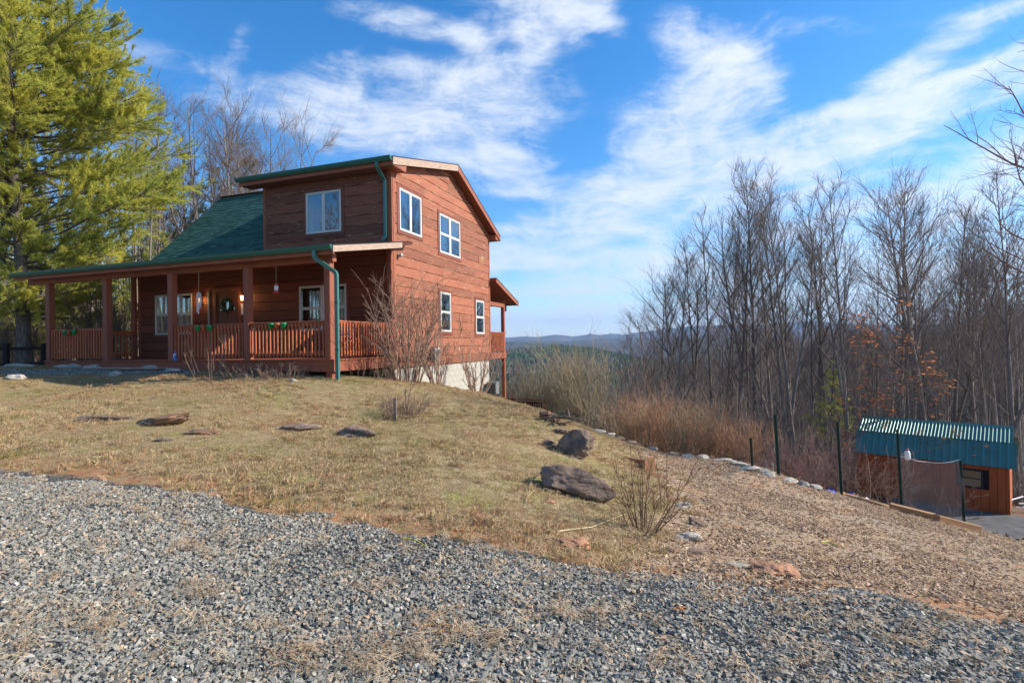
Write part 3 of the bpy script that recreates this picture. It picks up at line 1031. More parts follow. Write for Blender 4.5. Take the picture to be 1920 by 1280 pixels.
def plank_wall(wall, f, a0, a1, z0, z1, holes, mat, rng, poly=None, nseg=(1, 2), jit=0.006):
    k0 = int(math.floor((z0 - Z0) / PITCHB + 1e-6))
    z = Z0 + k0 * PITCHB
    while z < z1 - 1e-4:
        r0, r1 = max(z, z0), min(z + PITCHB, z1)
        cuts = [a0, a1]
        for _ in range(rng.choice(nseg) - 1 if isinstance(nseg, tuple) else nseg):
            cuts.append(rng.uniform(a0 + 1.0, a1 - 1.0))
        cuts.sort()
        for s0, s1 in zip(cuts[:-1], cuts[1:]):
            o1 = 0.045 + rng.uniform(-jit, jit)
            br = sorted(set([s0, s1] + [h[i] for h in holes for i in (0, 1) if s0 < h[i] < s1 and h[3] > r0 and h[2] < r1]))
            runs, cur = [], []
            for b0, b1 in zip(br[:-1], br[1:]):
                mid_ = (b0 + b1) / 2
                u, v = r0, r1
                for h in holes:
                    if h[0] < mid_ < h[1] and h[3] > r0 and h[2] < r1:
                        if h[2] <= u and h[3] >= v: u, v = 0, 0
                        elif h[2] > u: v = min(v, h[2])
                        else: u = max(u, h[3])
                if v - u > 0.03:
                    cur.append((b0, b1, u, v))
                elif cur:
                    runs.append(cur)
                    cur = []
            if cur:
                runs.append(cur)
            for run in runs:
                q = []
                for (b0, b1, u, v) in run:
                    q += [(b0, u), (b1, u)]
                for (b0, b1, u, v) in reversed(run):
                    q += [(b1, v), (b0, v)]
                q2 = [q[i] for i in range(len(q)) if q[i] != q[i - 1]]
                if poly:
                    q2 = clip_poly(q2, poly)
                if len(q2) > 2:
                    mb = MB()
                    plank_piece(mb, q2, f, 0.0, o1)
                    if mb.v:
                        mb.build('plank', mat, wall)
        z += PITCHB


def make_window(f, a0, a1, z0, z1, kind, drape='curtain_cloth', trim_w=0.105):
    """outer white frame with its brown casing, panes and what hangs behind the glass"""
    mb = MB()
    t = 0.048
    O = (0.004, 0.078)
    mb.box(a0, a1, O[0], O[1], z0, z0 + t, .006, f)
    mb.box(a0, a1, O[0], O[1], z1 - t, z1, .006, f)
    mb.box(a0, a0 + t, O[0], O[1], z0 + t, z1 - t, .006, f)
    mb.box(a1 - t, a1, O[0], O[1], z0 + t, z1 - t, .006, f)
    cells = []
    if kind == 'casement':
        c = (a0 + a1) / 2
        mb.box(c - .04, c + .04, O[0], O[1] - .006, z0 + t, z1 - t, .006, f)
        cells = [(a0 + t, c - .04, z0 + t, z1 - t), (c + .04, a1 - t, z0 + t, z1 - t)]
    else:
        cols = [(a0 + t, a1 - t)]
        if kind == 'double2':
            c = (a0 + a1) / 2
            mb.box(c - .055, c + .055, O[0], O[1] - .006, z0 + t, z1 - t, .006, f)
            cols = [(a0 + t, c - .055), (c + .055, a1 - t)]
        zm = (z0 + z1) / 2
        for (c0, c1) in cols:
            mb.box(c0, c1, O[0], O[1] - .014, zm - .022, zm + .022, .004, f)
            cells += [(c0, c1, z0 + t, zm - .022), (c0, c1, zm + .022, z1 - t)]
    # inner sash lips
    for (c0, c1, y0, y1) in cells:
        s = .018
        mb.box(c0, c1, .03, .062, y0, y0 + s, 0, f)
        mb.box(c0, c1, .03, .062, y1 - s, y1, 0, f)
        mb.box(c0, c0 + s, .03, .0615, y0 + s, y1 - s, 0, f)
        mb.box(c1 - s, c1, .03, .0615, y0 + s, y1 - s, 0, f)
    win = mb.build('window', 'white_frame', house)
    for (c0, c1, y0, y1) in cells:
        MB().box(c0 + .016, c1 - .016, .046, .050, y0 + .016, y1 - .016, 0, f).build('pane', 'glass', win)
    MB().box(a0 + t, a1 - t, .0045, .008, z0 + t, z1 - t, 0, f).build('unlit_room_panel', 'dark_room', win)  # near-black panel stands in for the unlit room behind the glass
    # drapes: pleated cloth on both sides
    for (u0, u1) in ((a0 + t, a0 + t + (a1 - a0) * .36), (a1 - t - (a1 - a0) * .36, a1 - t)):
        n = 22
        pts = []
        for zz in (z0 + t + .01, z1 - t - .01):
            for i in range(n + 1):
                pts.append(f(u0 + (u1 - u0) * i / n, .020 + .010 * math.sin(i * 1.9), zz))
        MB().poly(pts, [(i, i + 1, i + n + 2, i + n + 1) for i in range(n)]).build('curtain', drape, win)
    g = trim_w
    for q in ((a0 - g, a1 + g, 0.0, .062, z1 + .003, z1 + g), (a0 - g, a1 + g, 0.0, .066, z0 - g, z0 - .003), (a0 - g, a0 - .003, 0.0, .060, z0 - .003, z1 + .003), (a1 + .003, a1 + g, 0.0, .060, z0 - .003, z1 + .003)):
        MB().box(*q, .006, f).build('casing_board', 'trim_brown', win)
    return (a0 - g - .004, a1 + g + .004, z0 - g - .004, z1 + g + .004)


rw = random.Random(5)
# window openings -------------------------------------------------------
fr_holes = [make_window(FR, -3.15, -1.49, 1.99, 3.31, 'double2', 'dark_drape'),
            make_window(FR, -9.08, -7.43, 1.99, 3.31, 'double2', 'dark_drape'),
            make_window(FR, -2.86, -1.63, 4.83, 6.04, 'casement')]
ga_holes = [make_window(GA, 0.33, 1.59, 4.80, 6.01, 'casement'),
            make_window(GA, 2.80, 4.37, 4.55, 5.84, 'double2'),
            make_window(GA, 2.79, 3.55, 1.95, 3.26, 'double1', 'dark_drape'),
            make_window(GA, 5.70, 6.50, 1.92, 3.20, 'double1', 'dark_drape')]
door_hole = (-6.55, -5.38, 1.22, 3.42)
# wall cores --------------------------------------------------------------
mb = MB()
mb.box(-9.9, 0, 0, .12, Z0 - .02, 4.5)
mb.box(-4.48, 0, 0, .12, 4.5, roof_z(0) - .17)
wall_f = mb.build('wall', 'dark_room', house)
mb = MB()
pts = [(-.12, a, b) for a, b in GABLE_POLY] + [(0, a, b) for a, b in GABLE_POLY]
mb.poly(pts, [tuple(range(4, -1, -1)), tuple(range(5, 10))] + [(i, (i + 1) % 5, (i + 1) % 5 + 5, i + 5) for i in range(5)])
wall_g = mb.build('wall', 'dark_room', house)
mb = MB()
LP = [(0.12, Z0), (7.08, Z0), (7.08, roof_z(7.2) - .2), (RIDGE[0], RIDGE[1] - .25), (0.65, 4.3), (0.12, 4.0)]
for xx in (-9.9,):
    pts = [(xx, a, b) for a, b in LP] + [(xx + .12, a, b) for a, b in LP]
    mb.poly(pts, [tuple(range(5, -1, -1)), tuple(range(6, 12))] + [(i, (i + 1) % 6, (i + 1) % 6 + 6, i + 6) for i in range(6)])
mb.box(-9.9, 0, 7.08, 7.2, Z0, roof_z(7.2) - .2)
# left cheek of the dormer
mb.poly([(-4.48, 0.12, 4.3), (-4.48, 0.12, 6.5), (-4.48, 3.4, 7.4)], [(0, 1, 2)])
mb.build('wall', 'porch_siding', house)
# planks ---------------------------------------------------------------------
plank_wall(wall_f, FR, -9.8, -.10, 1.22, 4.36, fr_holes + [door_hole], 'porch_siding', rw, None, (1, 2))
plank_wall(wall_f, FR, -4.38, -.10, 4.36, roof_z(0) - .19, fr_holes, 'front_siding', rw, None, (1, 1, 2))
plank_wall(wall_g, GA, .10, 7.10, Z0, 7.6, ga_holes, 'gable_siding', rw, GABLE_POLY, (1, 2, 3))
# corner boards
for q in ((-.10, .052, -.060, .0, Z0, roof_z(0) - .2), (0.0, .060, .003, .10, Z0, roof_z(0.1) - .2), (0, .058, 7.10, 7.2, Z0, roof_z(7.2) - .2), (-4.48, -4.38, -.058, 0, 4.36, roof_z(0) - .2), (-9.9, -9.8, -.058, 0, 1.22, 4.2)):
    MB().box(*q, .006).build('corner_board', 'fascia_brown', house)
# foundation ----------------------------------------------------------------------
found = MB().box(-9.88, -.02, .05, 7.16, -2.6, Z0 - .022).build('foundation', 'foundation', house)
blk = MB().box(-.003, .006, .002, .398, .002, .198, .002).build('block', 'foundation', None)
blk.parent = found
first = True
for r_ in range(14):
    for k in range(18):
        y = .06 + k * .40 + (0.2 if r_ % 2 else 0) - .2
        z = Z0 - .03 - (r_ + 1) * .2
        if y < 0.0 or y + .4 > 7.2 or z + .2 < hgz(.05, y + .2) - .05:
            continue
        if first:
            b = blk
            first = False
        else:
            b = blk.copy()
            COL.objects.link(b)
            b.parent = found
        b.location = (-.018, y, z)

# roofs ---------------------------------------------------------------------------


def slab(prof_a, prof_b, x0, x1, th, name, mat, parent):
    (ya, za), (yb, zb) = prof_a, prof_b
    return MB().prism([(ya, za), (yb, zb), (yb, zb - th), (ya, za - th)], x0, x1).build(name, mat, parent)


def shingles(ya, za, yb, zb, x0, x1, parent, name='shingles', seed=3, expo=.14, skip=None):
    """tabs laid course by course from the low edge (a) to the high edge (b)"""
    rg = random.Random(seed)
    L = math.hypot(yb - ya, zb - za)
    dy, dz = (yb - ya) / L, (zb - za) / L
    ny_, nz_ = (-dz, dy) if dy > 0 else (dz, -dy)
    V, F, T = [], [], []
    for c in range(int(L / expo)):
        s0, s1 = c * expo, min((c + 1) * expo + .03, L)
        x = x0 - rg.uniform(0, .3)
        while x < x1:
            wd = rg.choice((.16, .22, .30, .34))
            a, b = max(x, x0), min(x + wd - .006, x1)
            x += wd
            if b - a < .02:
                continue
            t0 = .014 + rg.random() * .008
            t1 = .004
            o = len(V)
            for (s, t) in ((s0, t0), (s1, t1)):
                for xx in (a, b):
                    V.append((xx, ya + dy * s + ny_ * t, za + dz * s + nz_ * t))
            for xx in (a, b):
                V.append((xx, ya + dy * s0, za + dz * s0))
            F += [(o, o + 1, o + 3, o + 2), (o, o + 4, o + 5, o + 1)]
            T += [rg.random()] * 6
    me = mesh_from(name, V, F, 'shingle_green')
    at = me.attributes.new('tint', 'FLOAT', 'POINT')
    at.data.foreach_set('value', T)
    o = link(bpy.data.objects.new(name, me), parent)
    tag(o, kind='stuff')
    return o


PG = (-2.95, 3.80)      # porch roof front edge
PT = (0.62, 4.50)       # where it meets the steep roof
rf_main = slab((0.55, 4.52), (RIDGE[0], RIDGE[1]), -10.2, -4.45, .12, 'roof', 'fascia_brown', house)
shingles(0.60, 4.575, RIDGE[0], RIDGE[1], -10.2, -4.46, rf_main, seed=3)
rf_d = slab(DORM, RIDGE, -5.0, .33, .10, 'roof', 'soffit_brown', house)
shingles(DORM[0], DORM[1], RIDGE[0], RIDGE[1], -5.0, .345, rf_d, seed=4, expo=.2)
rf_r = slab(REAR, RIDGE, -10.2, .33, .10, 'roof', 'soffit_brown', house)
shingles(REAR[0], REAR[1], RIDGE[0], RIDGE[1], -10.2, .345, rf_r, seed=5, expo=.25)
MB().prism([(RIDGE[0] - .15, RIDGE[1] - .02), (RIDGE[0], RIDGE[1] + .03), (RIDGE[0] + .15, RIDGE[1] - .05)], -10.2, .345).build('ridge_cap', 'shingle_green', rf_r)
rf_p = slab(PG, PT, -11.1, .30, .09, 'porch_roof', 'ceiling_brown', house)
shingles(PG[0], PG[1], PT[0], PT[1], -11.1, .31, rf_p, seed=6)
# rake boards (gable edge of the roof)


def rake(ya, za, yb, zb, x, name, mat, h=.17, th=.035, drop=.0):
    return MB().prism([(ya, za - drop), (yb, zb - drop), (yb, zb - h - drop), (ya, za - h - drop)], x, x + th).build(name, mat, house)


rake(DORM[0], DORM[1], RIDGE[0], RIDGE[1], .332, 'rake_board', 'weathered_board', .20, .035, .015)['label'] = 'weathered grey rake board along the short front slope'
rake(RIDGE[0] + .001, RIDGE[1], REAR[0], REAR[1], .332, 'rake_board', 'fascia_brown', .19, .035, .015)
rake(PG[0] - .02, PG[1], .0, PG[1] + (PT[1] - PG[1]) * 2.95 / 3.57, .302, 'rake_board', 'weathered_board', .15, .035, .012)['label'] = 'weathered grey rake board at the end of the porch roof'
rake(0.5, 4.50, RIDGE[0], RIDGE[1], -10.236, 'rake_board', 'fascia_brown', .16, .033, .012)
# drip edge over the rake boards
MB().prism([(DORM[0], DORM[1] + .012), (RIDGE[0], RIDGE[1] + .012), (RIDGE[0], RIDGE[1] - .012), (DORM[0], DORM[1] - .012)], .334, .376).build('drip_edge', 'black_metal', house)
MB().prism([(RIDGE[0], RIDGE[1] + .014), (REAR[0], REAR[1] + .014), (REAR[0], REAR[1] - .012), (RIDGE[0], RIDGE[1] - .012)], .334, .376).build('drip_edge', 'black_metal', house)
MB().prism([(PG[0], PG[1] + .012), (0, 4.378 + .012), (0, 4.378 - .01), (PG[0], PG[1] - .010)], .304, .345).build('drip_edge', 'black_metal', house)
# boxed eaves and fascias
mb = MB()
mb.box(-5.0, .33, DORM[0] + .002, DORM[0] + .034, DORM[1] - .22, DORM[1] - .02, .004)
mb.build('fascia', 'fascia_brown', house)
MB().prism([(DORM[0] + .036, DORM[1] - .205), (-.002, DORM[1] - .205), (-.002, DORM[1] - .185), (DORM[0] + .036, DORM[1] - .185)], -4.98, .33).build('soffit', 'soffit_brown', house)
MB().prism([(DORM[0], DORM[1] - .22), (.26, DORM[1] - .22), (.30, DORM[1] - .04), (DORM[0], DORM[1] - .10)], .05, .330).build('eave_return', 'fascia_brown', house)
MB().prism([(REAR[0], REAR[1] - .21), (7.2, REAR[1] - .21), (7.2, REAR[1] - .02), (REAR[0], REAR[1] - .02)], -10.1, .33).build('fascia', 'fascia_brown', house)
MB().box(-11.1, .30, PG[0] + .03, PG[0] + .065, PG[1] - .20, PG[1] - .02, .004).build('fascia', 'fascia_brown', house)
# porch ceiling
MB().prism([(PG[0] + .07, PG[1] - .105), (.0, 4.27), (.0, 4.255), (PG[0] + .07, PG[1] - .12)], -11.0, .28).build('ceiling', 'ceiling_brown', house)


def gutter(x0, x1, y, z, mat='green_metal'):
    prof = [(y + .10, z), (y + .10, z - .11), (y + .04, z - .12), (y + .0, z - .07), (y - .015, z - .03), (y - .02, z), (y - .008, z), (y + .01, z - .06), (y + .045, z - .105), (y + .088, z - .098), (y + .088, z)]
    n = len(prof)
    mb = MB()
    pts = [(x, p, q) for x in (x0, x1) for (p, q) in prof]
    fs = [(i, (i + 1) % n, (i + 1) % n + n, i + n) for i in range(n)]
    mb.poly(pts, fs)
    cap = [0, 1, 2, 3, 4, 5]
    for x in (x0 - .002, x1):
        mb.poly([(x + e, prof[i][0], prof[i][1]) for e in (0, .002) for i in cap], [tuple(range(6)), tuple(range(11, 5, -1))] + [(i, (i + 1) % 6, (i + 1) % 6 + 6, i + 6) for i in range(6)])
    return mb.build('gutter', mat, house)


gutter(-5.05, .33, DORM[0] - .105, DORM[1] + .005)
gutter(-11.12, .30, PG[0] - .075, PG[1] + .008)


def downspout(pts, w_=.085, d_=.06):
    """rectangular pipe through points with short elbows; ribs run along it"""
    P_ = [Vector(p) for p in pts]
    path = [P_[0]]
    for i in range(1, len(P_) - 1):
        a, b, c = P_[i - 1], P_[i], P_[i + 1]
        r_ = min(.07, (a - b).length * .4, (c - b).length * .4)
        p0, p1 = b + (a - b).normalized() * r_, b + (c - b).normalized() * r_
        for t in (0, .33, .67, 1):
            path.append((p0 * (1 - t) + b * t) * (1 - t) + (b * (1 - t) + p1 * t) * t)
    path.append(P_[-1])
    prof = [(-.5, -.5), (-.17, -.42), (.17, -.42), (.5, -.5), (.5, .5), (-.5, .5)]
    V = []
    for i, p in enumerate(path):
        t = (path[min(i + 1, len(path) - 1)] - path[max(i - 1, 0)]).normalized()
        u = Vector((0, 1, 0)).cross(t)
        u = u.normalized() if u.length > 1e-3 else Vector((1, 0, 0))
        if u.x < 0: u = -u
        v = t.cross(u).normalized()
        if v.y < 0: v = -v
        for (a, b) in prof:
            V.append(tuple(p + u * (a * w_) + v * (b * d_)))
    n = 6
    F = [(i * n + k, i * n + (k + 1) % n, (i + 1) * n + (k + 1) % n, (i + 1) * n + k) for i in range(len(path) - 1) for k in range(n)]
    F += [tuple(range(n - 1, -1, -1)), tuple(range(len(V) - n, len(V)))]
    return MB().poly(V, F)


ds = downspout([(-.12, -.50, 6.50), (-.12, -.50, 6.36), (-.13, -.10, 6.10), (-.13, -.10, 4.52), (-.22, -.13, 4.44)])
ds.build('downspout', 'green_downspout', house)
ds = downspout([(-.17, -2.99, 3.70), (-.17, -2.99, 3.54), (.235, -2.74, 3.20), (.235, -2.74, hgz(.23, -2.74) + .02)])
lo = ds.build('downspout', 'green_downspout', house)
MB().box(.185, .285, -2.775, -2.705, 2.50, 2.53).build('strap', 'green_metal', lo)
MB().box(.185, .285, -2.775, -2.705, 1.42, 1.45).build('strap', 'green_metal', lo)

# porch floor, frame, posts --------------------------------------------------------------
DZ = 1.22
for q in ((-10.08, .06, -2.69, -2.65, DZ - .29, DZ - .03), (.06, .10, -2.69, -.07, DZ - .29, DZ - .03), (-10.12, -10.08, -2.69, -.07, DZ - .29, DZ - .03)):
    MB().box(*q, .004).build('rim_joist', 'deck_stain', house)
fl = MB().box(-10.0, .0, -2.6, -.08, DZ - .12, DZ - .045).build('porch_floor', 'dark_room', house)
for k in range(19):
    y = -2.72 + k * .142
    MB().box(-10.14, .125, y, min(y + .136, -.05), DZ - .03, DZ, .005).build('floor_board', 'deck_stain', fl)
POSTX = [-.08, -2.51, -5.08, -7.57, -10.0]
pm = MB().box(-.085, .085, -.085, .085, 0, 3.49 - DZ, .012)
post0 = pm.build('post', 'post_stain', house)
for i, x in enumerate(POSTX):
    o = post0 if i == 0 else post0.copy()
    if i: COL.objects.link(o)
    o.parent = house
    o.location = (x, -2.60, DZ)
    z = hgz(x, -2.6)
    MB().box(x - .08, x + .08, -2.64, -2.50, z - .2, DZ - .29).build('footing_post', 'post_stain', house)
MB().box(-10.9, .08, -2.67, -2.53, 3.49, 3.68, .008).build('beam', 'fascia_brown', house)
MB().box(-.10, .06, -.14, -.062, DZ, 4.2, .008).build('post', 'post_stain', house)['label'] = 'half post against the wall at the porch corner'
MB().box(-10.08, -9.92, -.16, -.062, DZ, 4.1, .008).build('post', 'post_stain', house)

bal = mesh_from('baluster', *(lambda q: (q.v, q.f))(MB().box(-.019, .019, -.019, .019, 0, .80, .004)), mat='rail_stain')


def railing(x0, y0, x1, y1, z, mat='rail_stain', step=.112, hgt=.91):
    L = math.hypot(x1 - x0, y1 - y0)
    ux, uy = (x1 - x0) / L, (y1 - y0) / L
    g = lambda s, o, zz: (x0 + ux * s - uy * o, y0 + uy * s + ux * o, zz)
    rl = MB().box(0, L, -.045, .045, z + hgt - .035, z + hgt, .008, g).build('railing', mat, house)
    MB().box(0, L, -.02, .018, z + hgt - .125, z + hgt - .037, .004, g).build('rail', mat, rl)
    MB().box(0, L, -.02, .018, z + .10, z + .185, .004, g).build('rail', mat, rl)
    n = int(L / step)
    for i in range(n):
        s = (i + .5) * L / n
        p = g(s, -.041, z + .055)
        b = bpy.data.objects.new('baluster', bal)
        link(b, rl)
        b.location = p
        b.rotation_euler = (0, 0, math.atan2(uy, ux))
    return rl


railing(POSTX[1] + .09, -2.60, POSTX[0] - .09, -2.60, DZ)
railing(POSTX[2] + .09, -2.60, POSTX[1] - .09, -2.60, DZ)
railing(POSTX[4] + .09, -2.60, POSTX[3] - .09, -2.60, DZ)
railing(.0, -2.51, .0, -.15, DZ)
railing(-10.0, -.17, -10.0, -2.51, DZ)
# step at the opening
mb = MB()
mb.box(-7.95, -5.12, -3.04, -2.72, 1.00, 1.04, .006)
mb.build('step', 'weathered_board', house)
MB().box(-7.9, -5.17, -3.0, -2.74, .80, .995, .004).build('step_riser', 'deck_stain', house)

# door -------------------------------------------------------------------------------
for q in ((-6.55, -6.42, 0, .07, DZ, 3.30), (-5.50, -5.38, 0, .07, DZ, 3.30), (-6.55, -5.38, 0, .072, 3.302, 3.42)):
    MB().box(*q, .005, FR).build('door_casing', 'trim_brown', house)
dr_ = MB().box(-6.42, -5.50, .004, .030, DZ + .01, 3.30, 0, FR)
door = dr_.build('door', 'door_wood', house)
for (a0, a1, b0, b1) in ((-6.30, -6.00, 1.42, 2.15), (-5.92, -5.62, 1.42, 2.15), (-6.30, -6.00, 2.25, 2.60), (-5.92, -5.62, 2.25, 2.60)):
    MB().box(a0, a1, .030, .044, b0, b1, .010, FR).build('door_panel', 'door_wood', door)
pts = []
for k in range(13):
    a = math.pi * k / 12
    pts.append((-5.96 + .30 * math.cos(a), 2.72 + .30 * math.sin(a)))
mb = MB()
mb.poly([FR(a, .034, z) for a, z in pts] + [FR(a, .042, z) for a, z in pts], [tuple(range(13)), tuple(range(25, 12, -1))] + [(i, (i + 1) % 13, (i + 1) % 13 + 13, i + 13) for i in range(13)])
mb.build('pane', 'glass', door)
MB().lathe([(.0, 0), (.03, 0), (.03, .05), (.0, .06)], n=10).build('handle', 'grey_metal', door, loc=(-5.60, -.05, 2.22)).rotation_euler = (R(90), 0, 0)
# frame of the storm door standing open against the wall
mb = MB()
mb.box(-6.72, -6.68, .05, .10, DZ + .02, 3.32, .004, FR)
mb.build('door_edge', 'grey_metal', door)


def wall_lamp(x, z):
    mb = MB()
    mb.box(x - .045, x + .045, .045, .065, z - .10, z + .06, .006, FR)
    mb.tube([FR(x, .06, z + .02), FR(x, .11, z + .09), FR(x, .15, z + .10)], .010, 6)
    mb.lathe([(.02, .13), (.07, .10), (.075, .085), (.0, .085)], (x, -.15, z - .0), 10)
    mb.lathe([(.0, -.10), (.045, -.095), (.045, -.08), (.0, -.08)], (x, -.15, z), 10)
    for k in range(4):
        a = k * math.pi / 2 + .78
        mb.tube([(x + .065 * math.cos(a), -.15 + .065 * math.sin(a), z + .085), (x + .042 * math.cos(a), -.15 + .042 * math.sin(a), z - .085)], .005, 4)
    o = mb.build('porch_lamp', 'black_metal', house)
    MB().lathe([(.0, -.07), (.034, -.065), (.045, .0), (.050, .07), (.0, .075)], (x, -.15, z), 10).build('bulb_glass', 'lamp_glow', o, True)
    ld = bpy.data.lights.new('lamp_light', 'POINT')
    ld.energy = 3.0
    ld.color = (1, .6, .25)
    ld.shadow_soft_size = .05
    lo_ = bpy.data.objects.new('lamp_light', ld)
    link(lo_, o)
    lo_.location = (x, -.26, z)


wall_lamp(-7.02, 3.05)
wall_lamp(-5.24, 3.05)

# meter box, flood light ---------------------------------------------------------------------
mb = MB()
mb.box(2.16, 2.50, .046, .17, 1.02, 1.44, .01, GA)
mt_ = mb.build('meter_box', 'grey_metal', house)
MB().lathe([(.0, 0), (.085, 0), (.085, .05), (.07, .10), (.0, .11)], n=16).build('meter_dial', 'glass', mt_, True, (.17, 2.33, 1.29)).rotation_euler = (0, R(90), 0)
MB().box(2.30, 2.36, .046, .10, .60, 1.02, 0, GA).build('conduit', 'grey_metal', mt_)
MB().box(1.98, 2.10, .046, .12, 1.05, 1.38, .006, GA).build('switch_box', 'black_metal', mt_)
mb = MB().lathe([(.0, 0), (.05, 0), (.05, .02), (.03, .04), (.0, .04)], n=12)
fl_ = mb.build('flood_light', 'grey_metal', house, True, (.046, .26, 4.06))
fl_.rotation_euler = (0, R(90), 0)
MB().lathe([(.0, .03), (.035, .04), (.06, .09), (.058, .12), (.0, .13)], n=14).build('lamp_head', 'grey_metal', fl_, True)

# rear porch -------------------------------------------------------------------------------------
RD = 1.17
slab((9.90, 3.38), (7.2, 4.17), -9.0, .30, .08, 'porch_roof', 'soffit_brown', house)
rake(7.2, 4.17, 9.92, 3.375, .302, 'rake_board', 'fascia_brown', .15, .033, .01)
MB().prism([(7.2, 4.19), (9.94, 3.39), (9.94, 3.365), (7.2, 4.165)], -9.0, .345).build('drip_edge', 'black_metal', house)
MB().box(-.14, .02, 7.22, 8.86, 3.10, 3.26, .006).build('beam', 'fascia_brown', house)
MB().box(-9.0, .02, 8.88, 9.02, 3.26, 3.42, .006).build('beam', 'fascia_brown', house)
for x in (-.06, -3.0, -6.0):
    z = hgz(x, 8.95)
    MB().box(x - .07, x + .07, 8.88, 9.02, min(z, -0.9) - .3, 3.25, .01).build('post', 'post_stain', house)
fl2 = MB().box(-9.9, -.02, 7.22, 8.86, RD - .15, RD - .04).build('porch_floor', 'dark_room', house)
for k in range(13):
    y = 7.22 + k * .142
    MB().box(-9.9, .06, y, y + .136, RD - .035, RD, .005).build('floor_board', 'deck_stain', fl2)
MB().box(.02, .055, 7.22, 9.02, RD - .25, RD - .037, .004).build('rim_joist', 'deck_stain', house)
MB().box(-9.9, .02, 9.03, 9.06, RD - .25, RD - .037, .004).build('rim_joist', 'deck_stain', house)
railing(-.03, 7.30, -.03, 8.87, RD, hgt=.86, step=.105)
railing(-3.0, 8.95, -.14, 8.95, RD, hgt=.86)
gutter_r = MB().box(-9.0, .31, 9.93, 10.03, 3.25, 3.36, .01).build('gutter', 'green_metal', house)
MB().box(-.02, .05, 9.06, 9.15, 2.95, 3.2, .004).build('bracket', 'green_metal', house)

# ------------------------------------------------------------------ loose ground cover
def rand_in_view(n, d0, d1, px0, px1, rng, power=1.0):
    """points on the ground, spread over the strip of country between two lines of sight"""
    u0, u1 = (px0 - 960) / 1010.0, (px1 - 960) / 1010.0
    t = rng.random(n)
    d = d0 * (d1 / d0) ** t if power == 0 else (d0 ** (power + 1) + t * (d1 ** (power + 1) - d0 ** (power + 1))) ** (1 / (power + 1))
    x = (u0 + (u1 - u0) * rng.random(n)) * d
    return x, d


def chunk_mesh(name, rng, sx, sy, sz, mat, jit=.28):
    v = np.array([(a, b, c) for c in (-1, 1) for b in (-1, 1) for a in (-1, 1)], float)
    v += rng.uniform(-jit, jit, v.shape)
    k = rng.integers(0, 8)
    v[k] *= 0.55
    v *= np.array([sx, sy, sz]) * 0.5
    return mesh_from(name, v.tolist(), [(0, 2, 3, 1), (4, 5, 7, 6), (0, 1, 5, 4), (2, 6, 7, 3), (0, 4, 6, 2), (1, 3, 7, 5)], mat)


rg = np.random.default_rng(3)
# crushed stone drive
x, y = rand_in_view(190000, 1.9, 7.6, -140, 2060, rg, 0.25)
jitn = 0.22 * vnoise(x * 2.3, y * 2.3, 5) + 0.12 * vnoise(x * 7, y * 7, 6)
keep = (np.interp(x, EDGE_X, EDGE_Y) - y + jitn) > -0.02
bare = (fbm(x * .55, y * .8, 77) > 0.30) & (rg.random(len(x)) < .55)
keep &= ~bare
x, y = x[keep], y[keep]
xb = rg.uniform(-20, -8.0, 9000)
yb = 13.9 + (-(xb + 8.2)) * 0.10 + rg.uniform(-.7, .7, 9000)
xs2 = np.r_[x, xb]
ys2 = np.r_[y, yb]
n = len(xs2)
s = np.clip(rg.lognormal(-0.62, 0.30, n), .28, 1.05)
s[len(x):] *= 1.5
tint = np.clip(rg.normal(.47 + .12 * fbm(xs2 * .6, ys2 * .6, 9), .22, n), 0, 1)
tint[rg.random(n) < .010] = 1.0
tint[(rg.random(n) < .10)] = .92
src = [chunk_mesh('stone_source', rg, rg.uniform(.026, .036), rg.uniform(.018, .028), rg.uniform(.011, .020), 'gravel_stone') for _ in range(12)]
scatter('gravel', np.stack([xs2, ys2, gz(xs2, ys2) + .004 * s], 1), np.stack([rg.normal(0, .35, n), rg.normal(0, .35, n), rg.uniform(0, 6.28, n)], 1),
        np.stack([s, s, s], 1), rg.integers(0, 12, n), tint, src, 'loose blue-grey crushed stone on the driveway')

# wood chips on the slope
x, y = rand_in_view(120000, 3.1, 15.5, 1080, 2050, rg, 0.6)
cs = chips_sd(x, y) + .25 * vnoise(x * 1.5, y * 1.5, 8)
keep = (cs > -.12) & (np.interp(x, EDGE_X, EDGE_Y) - y + .3 * vnoise(x * 3, y * 3, 4) < .16) & (forest_sd(x, y) < .1)
keep &= ~((fbm(x * .9, y * .9, 31) > .12) & (rg.random(len(x)) < .72))
keep &= ~((cs < .5) & (rg.random(len(x)) < .55))
x, y = x[keep], y[keep]
n = len(x)
s = rg.uniform(.55, 1.5, n)
src = [chunk_mesh('chip_source', rg, rg.uniform(.026, .05), rg.uniform(.007, .013), rg.uniform(.003, .006), 'wood_chip', .2) for _ in range(8)]
scatter('wood_chips', np.stack([x, y, gz(x, y) + .006], 1), np.stack([rg.normal(0, .3, n), rg.normal(0, .35, n), rg.uniform(0, 6.28, n)], 1),
        np.stack([s, s, s], 1), rg.integers(0, 8, n), np.clip(rg.normal(.5, .25, n), 0, 1), src, 'pale wood chip mulch spread over the slope')


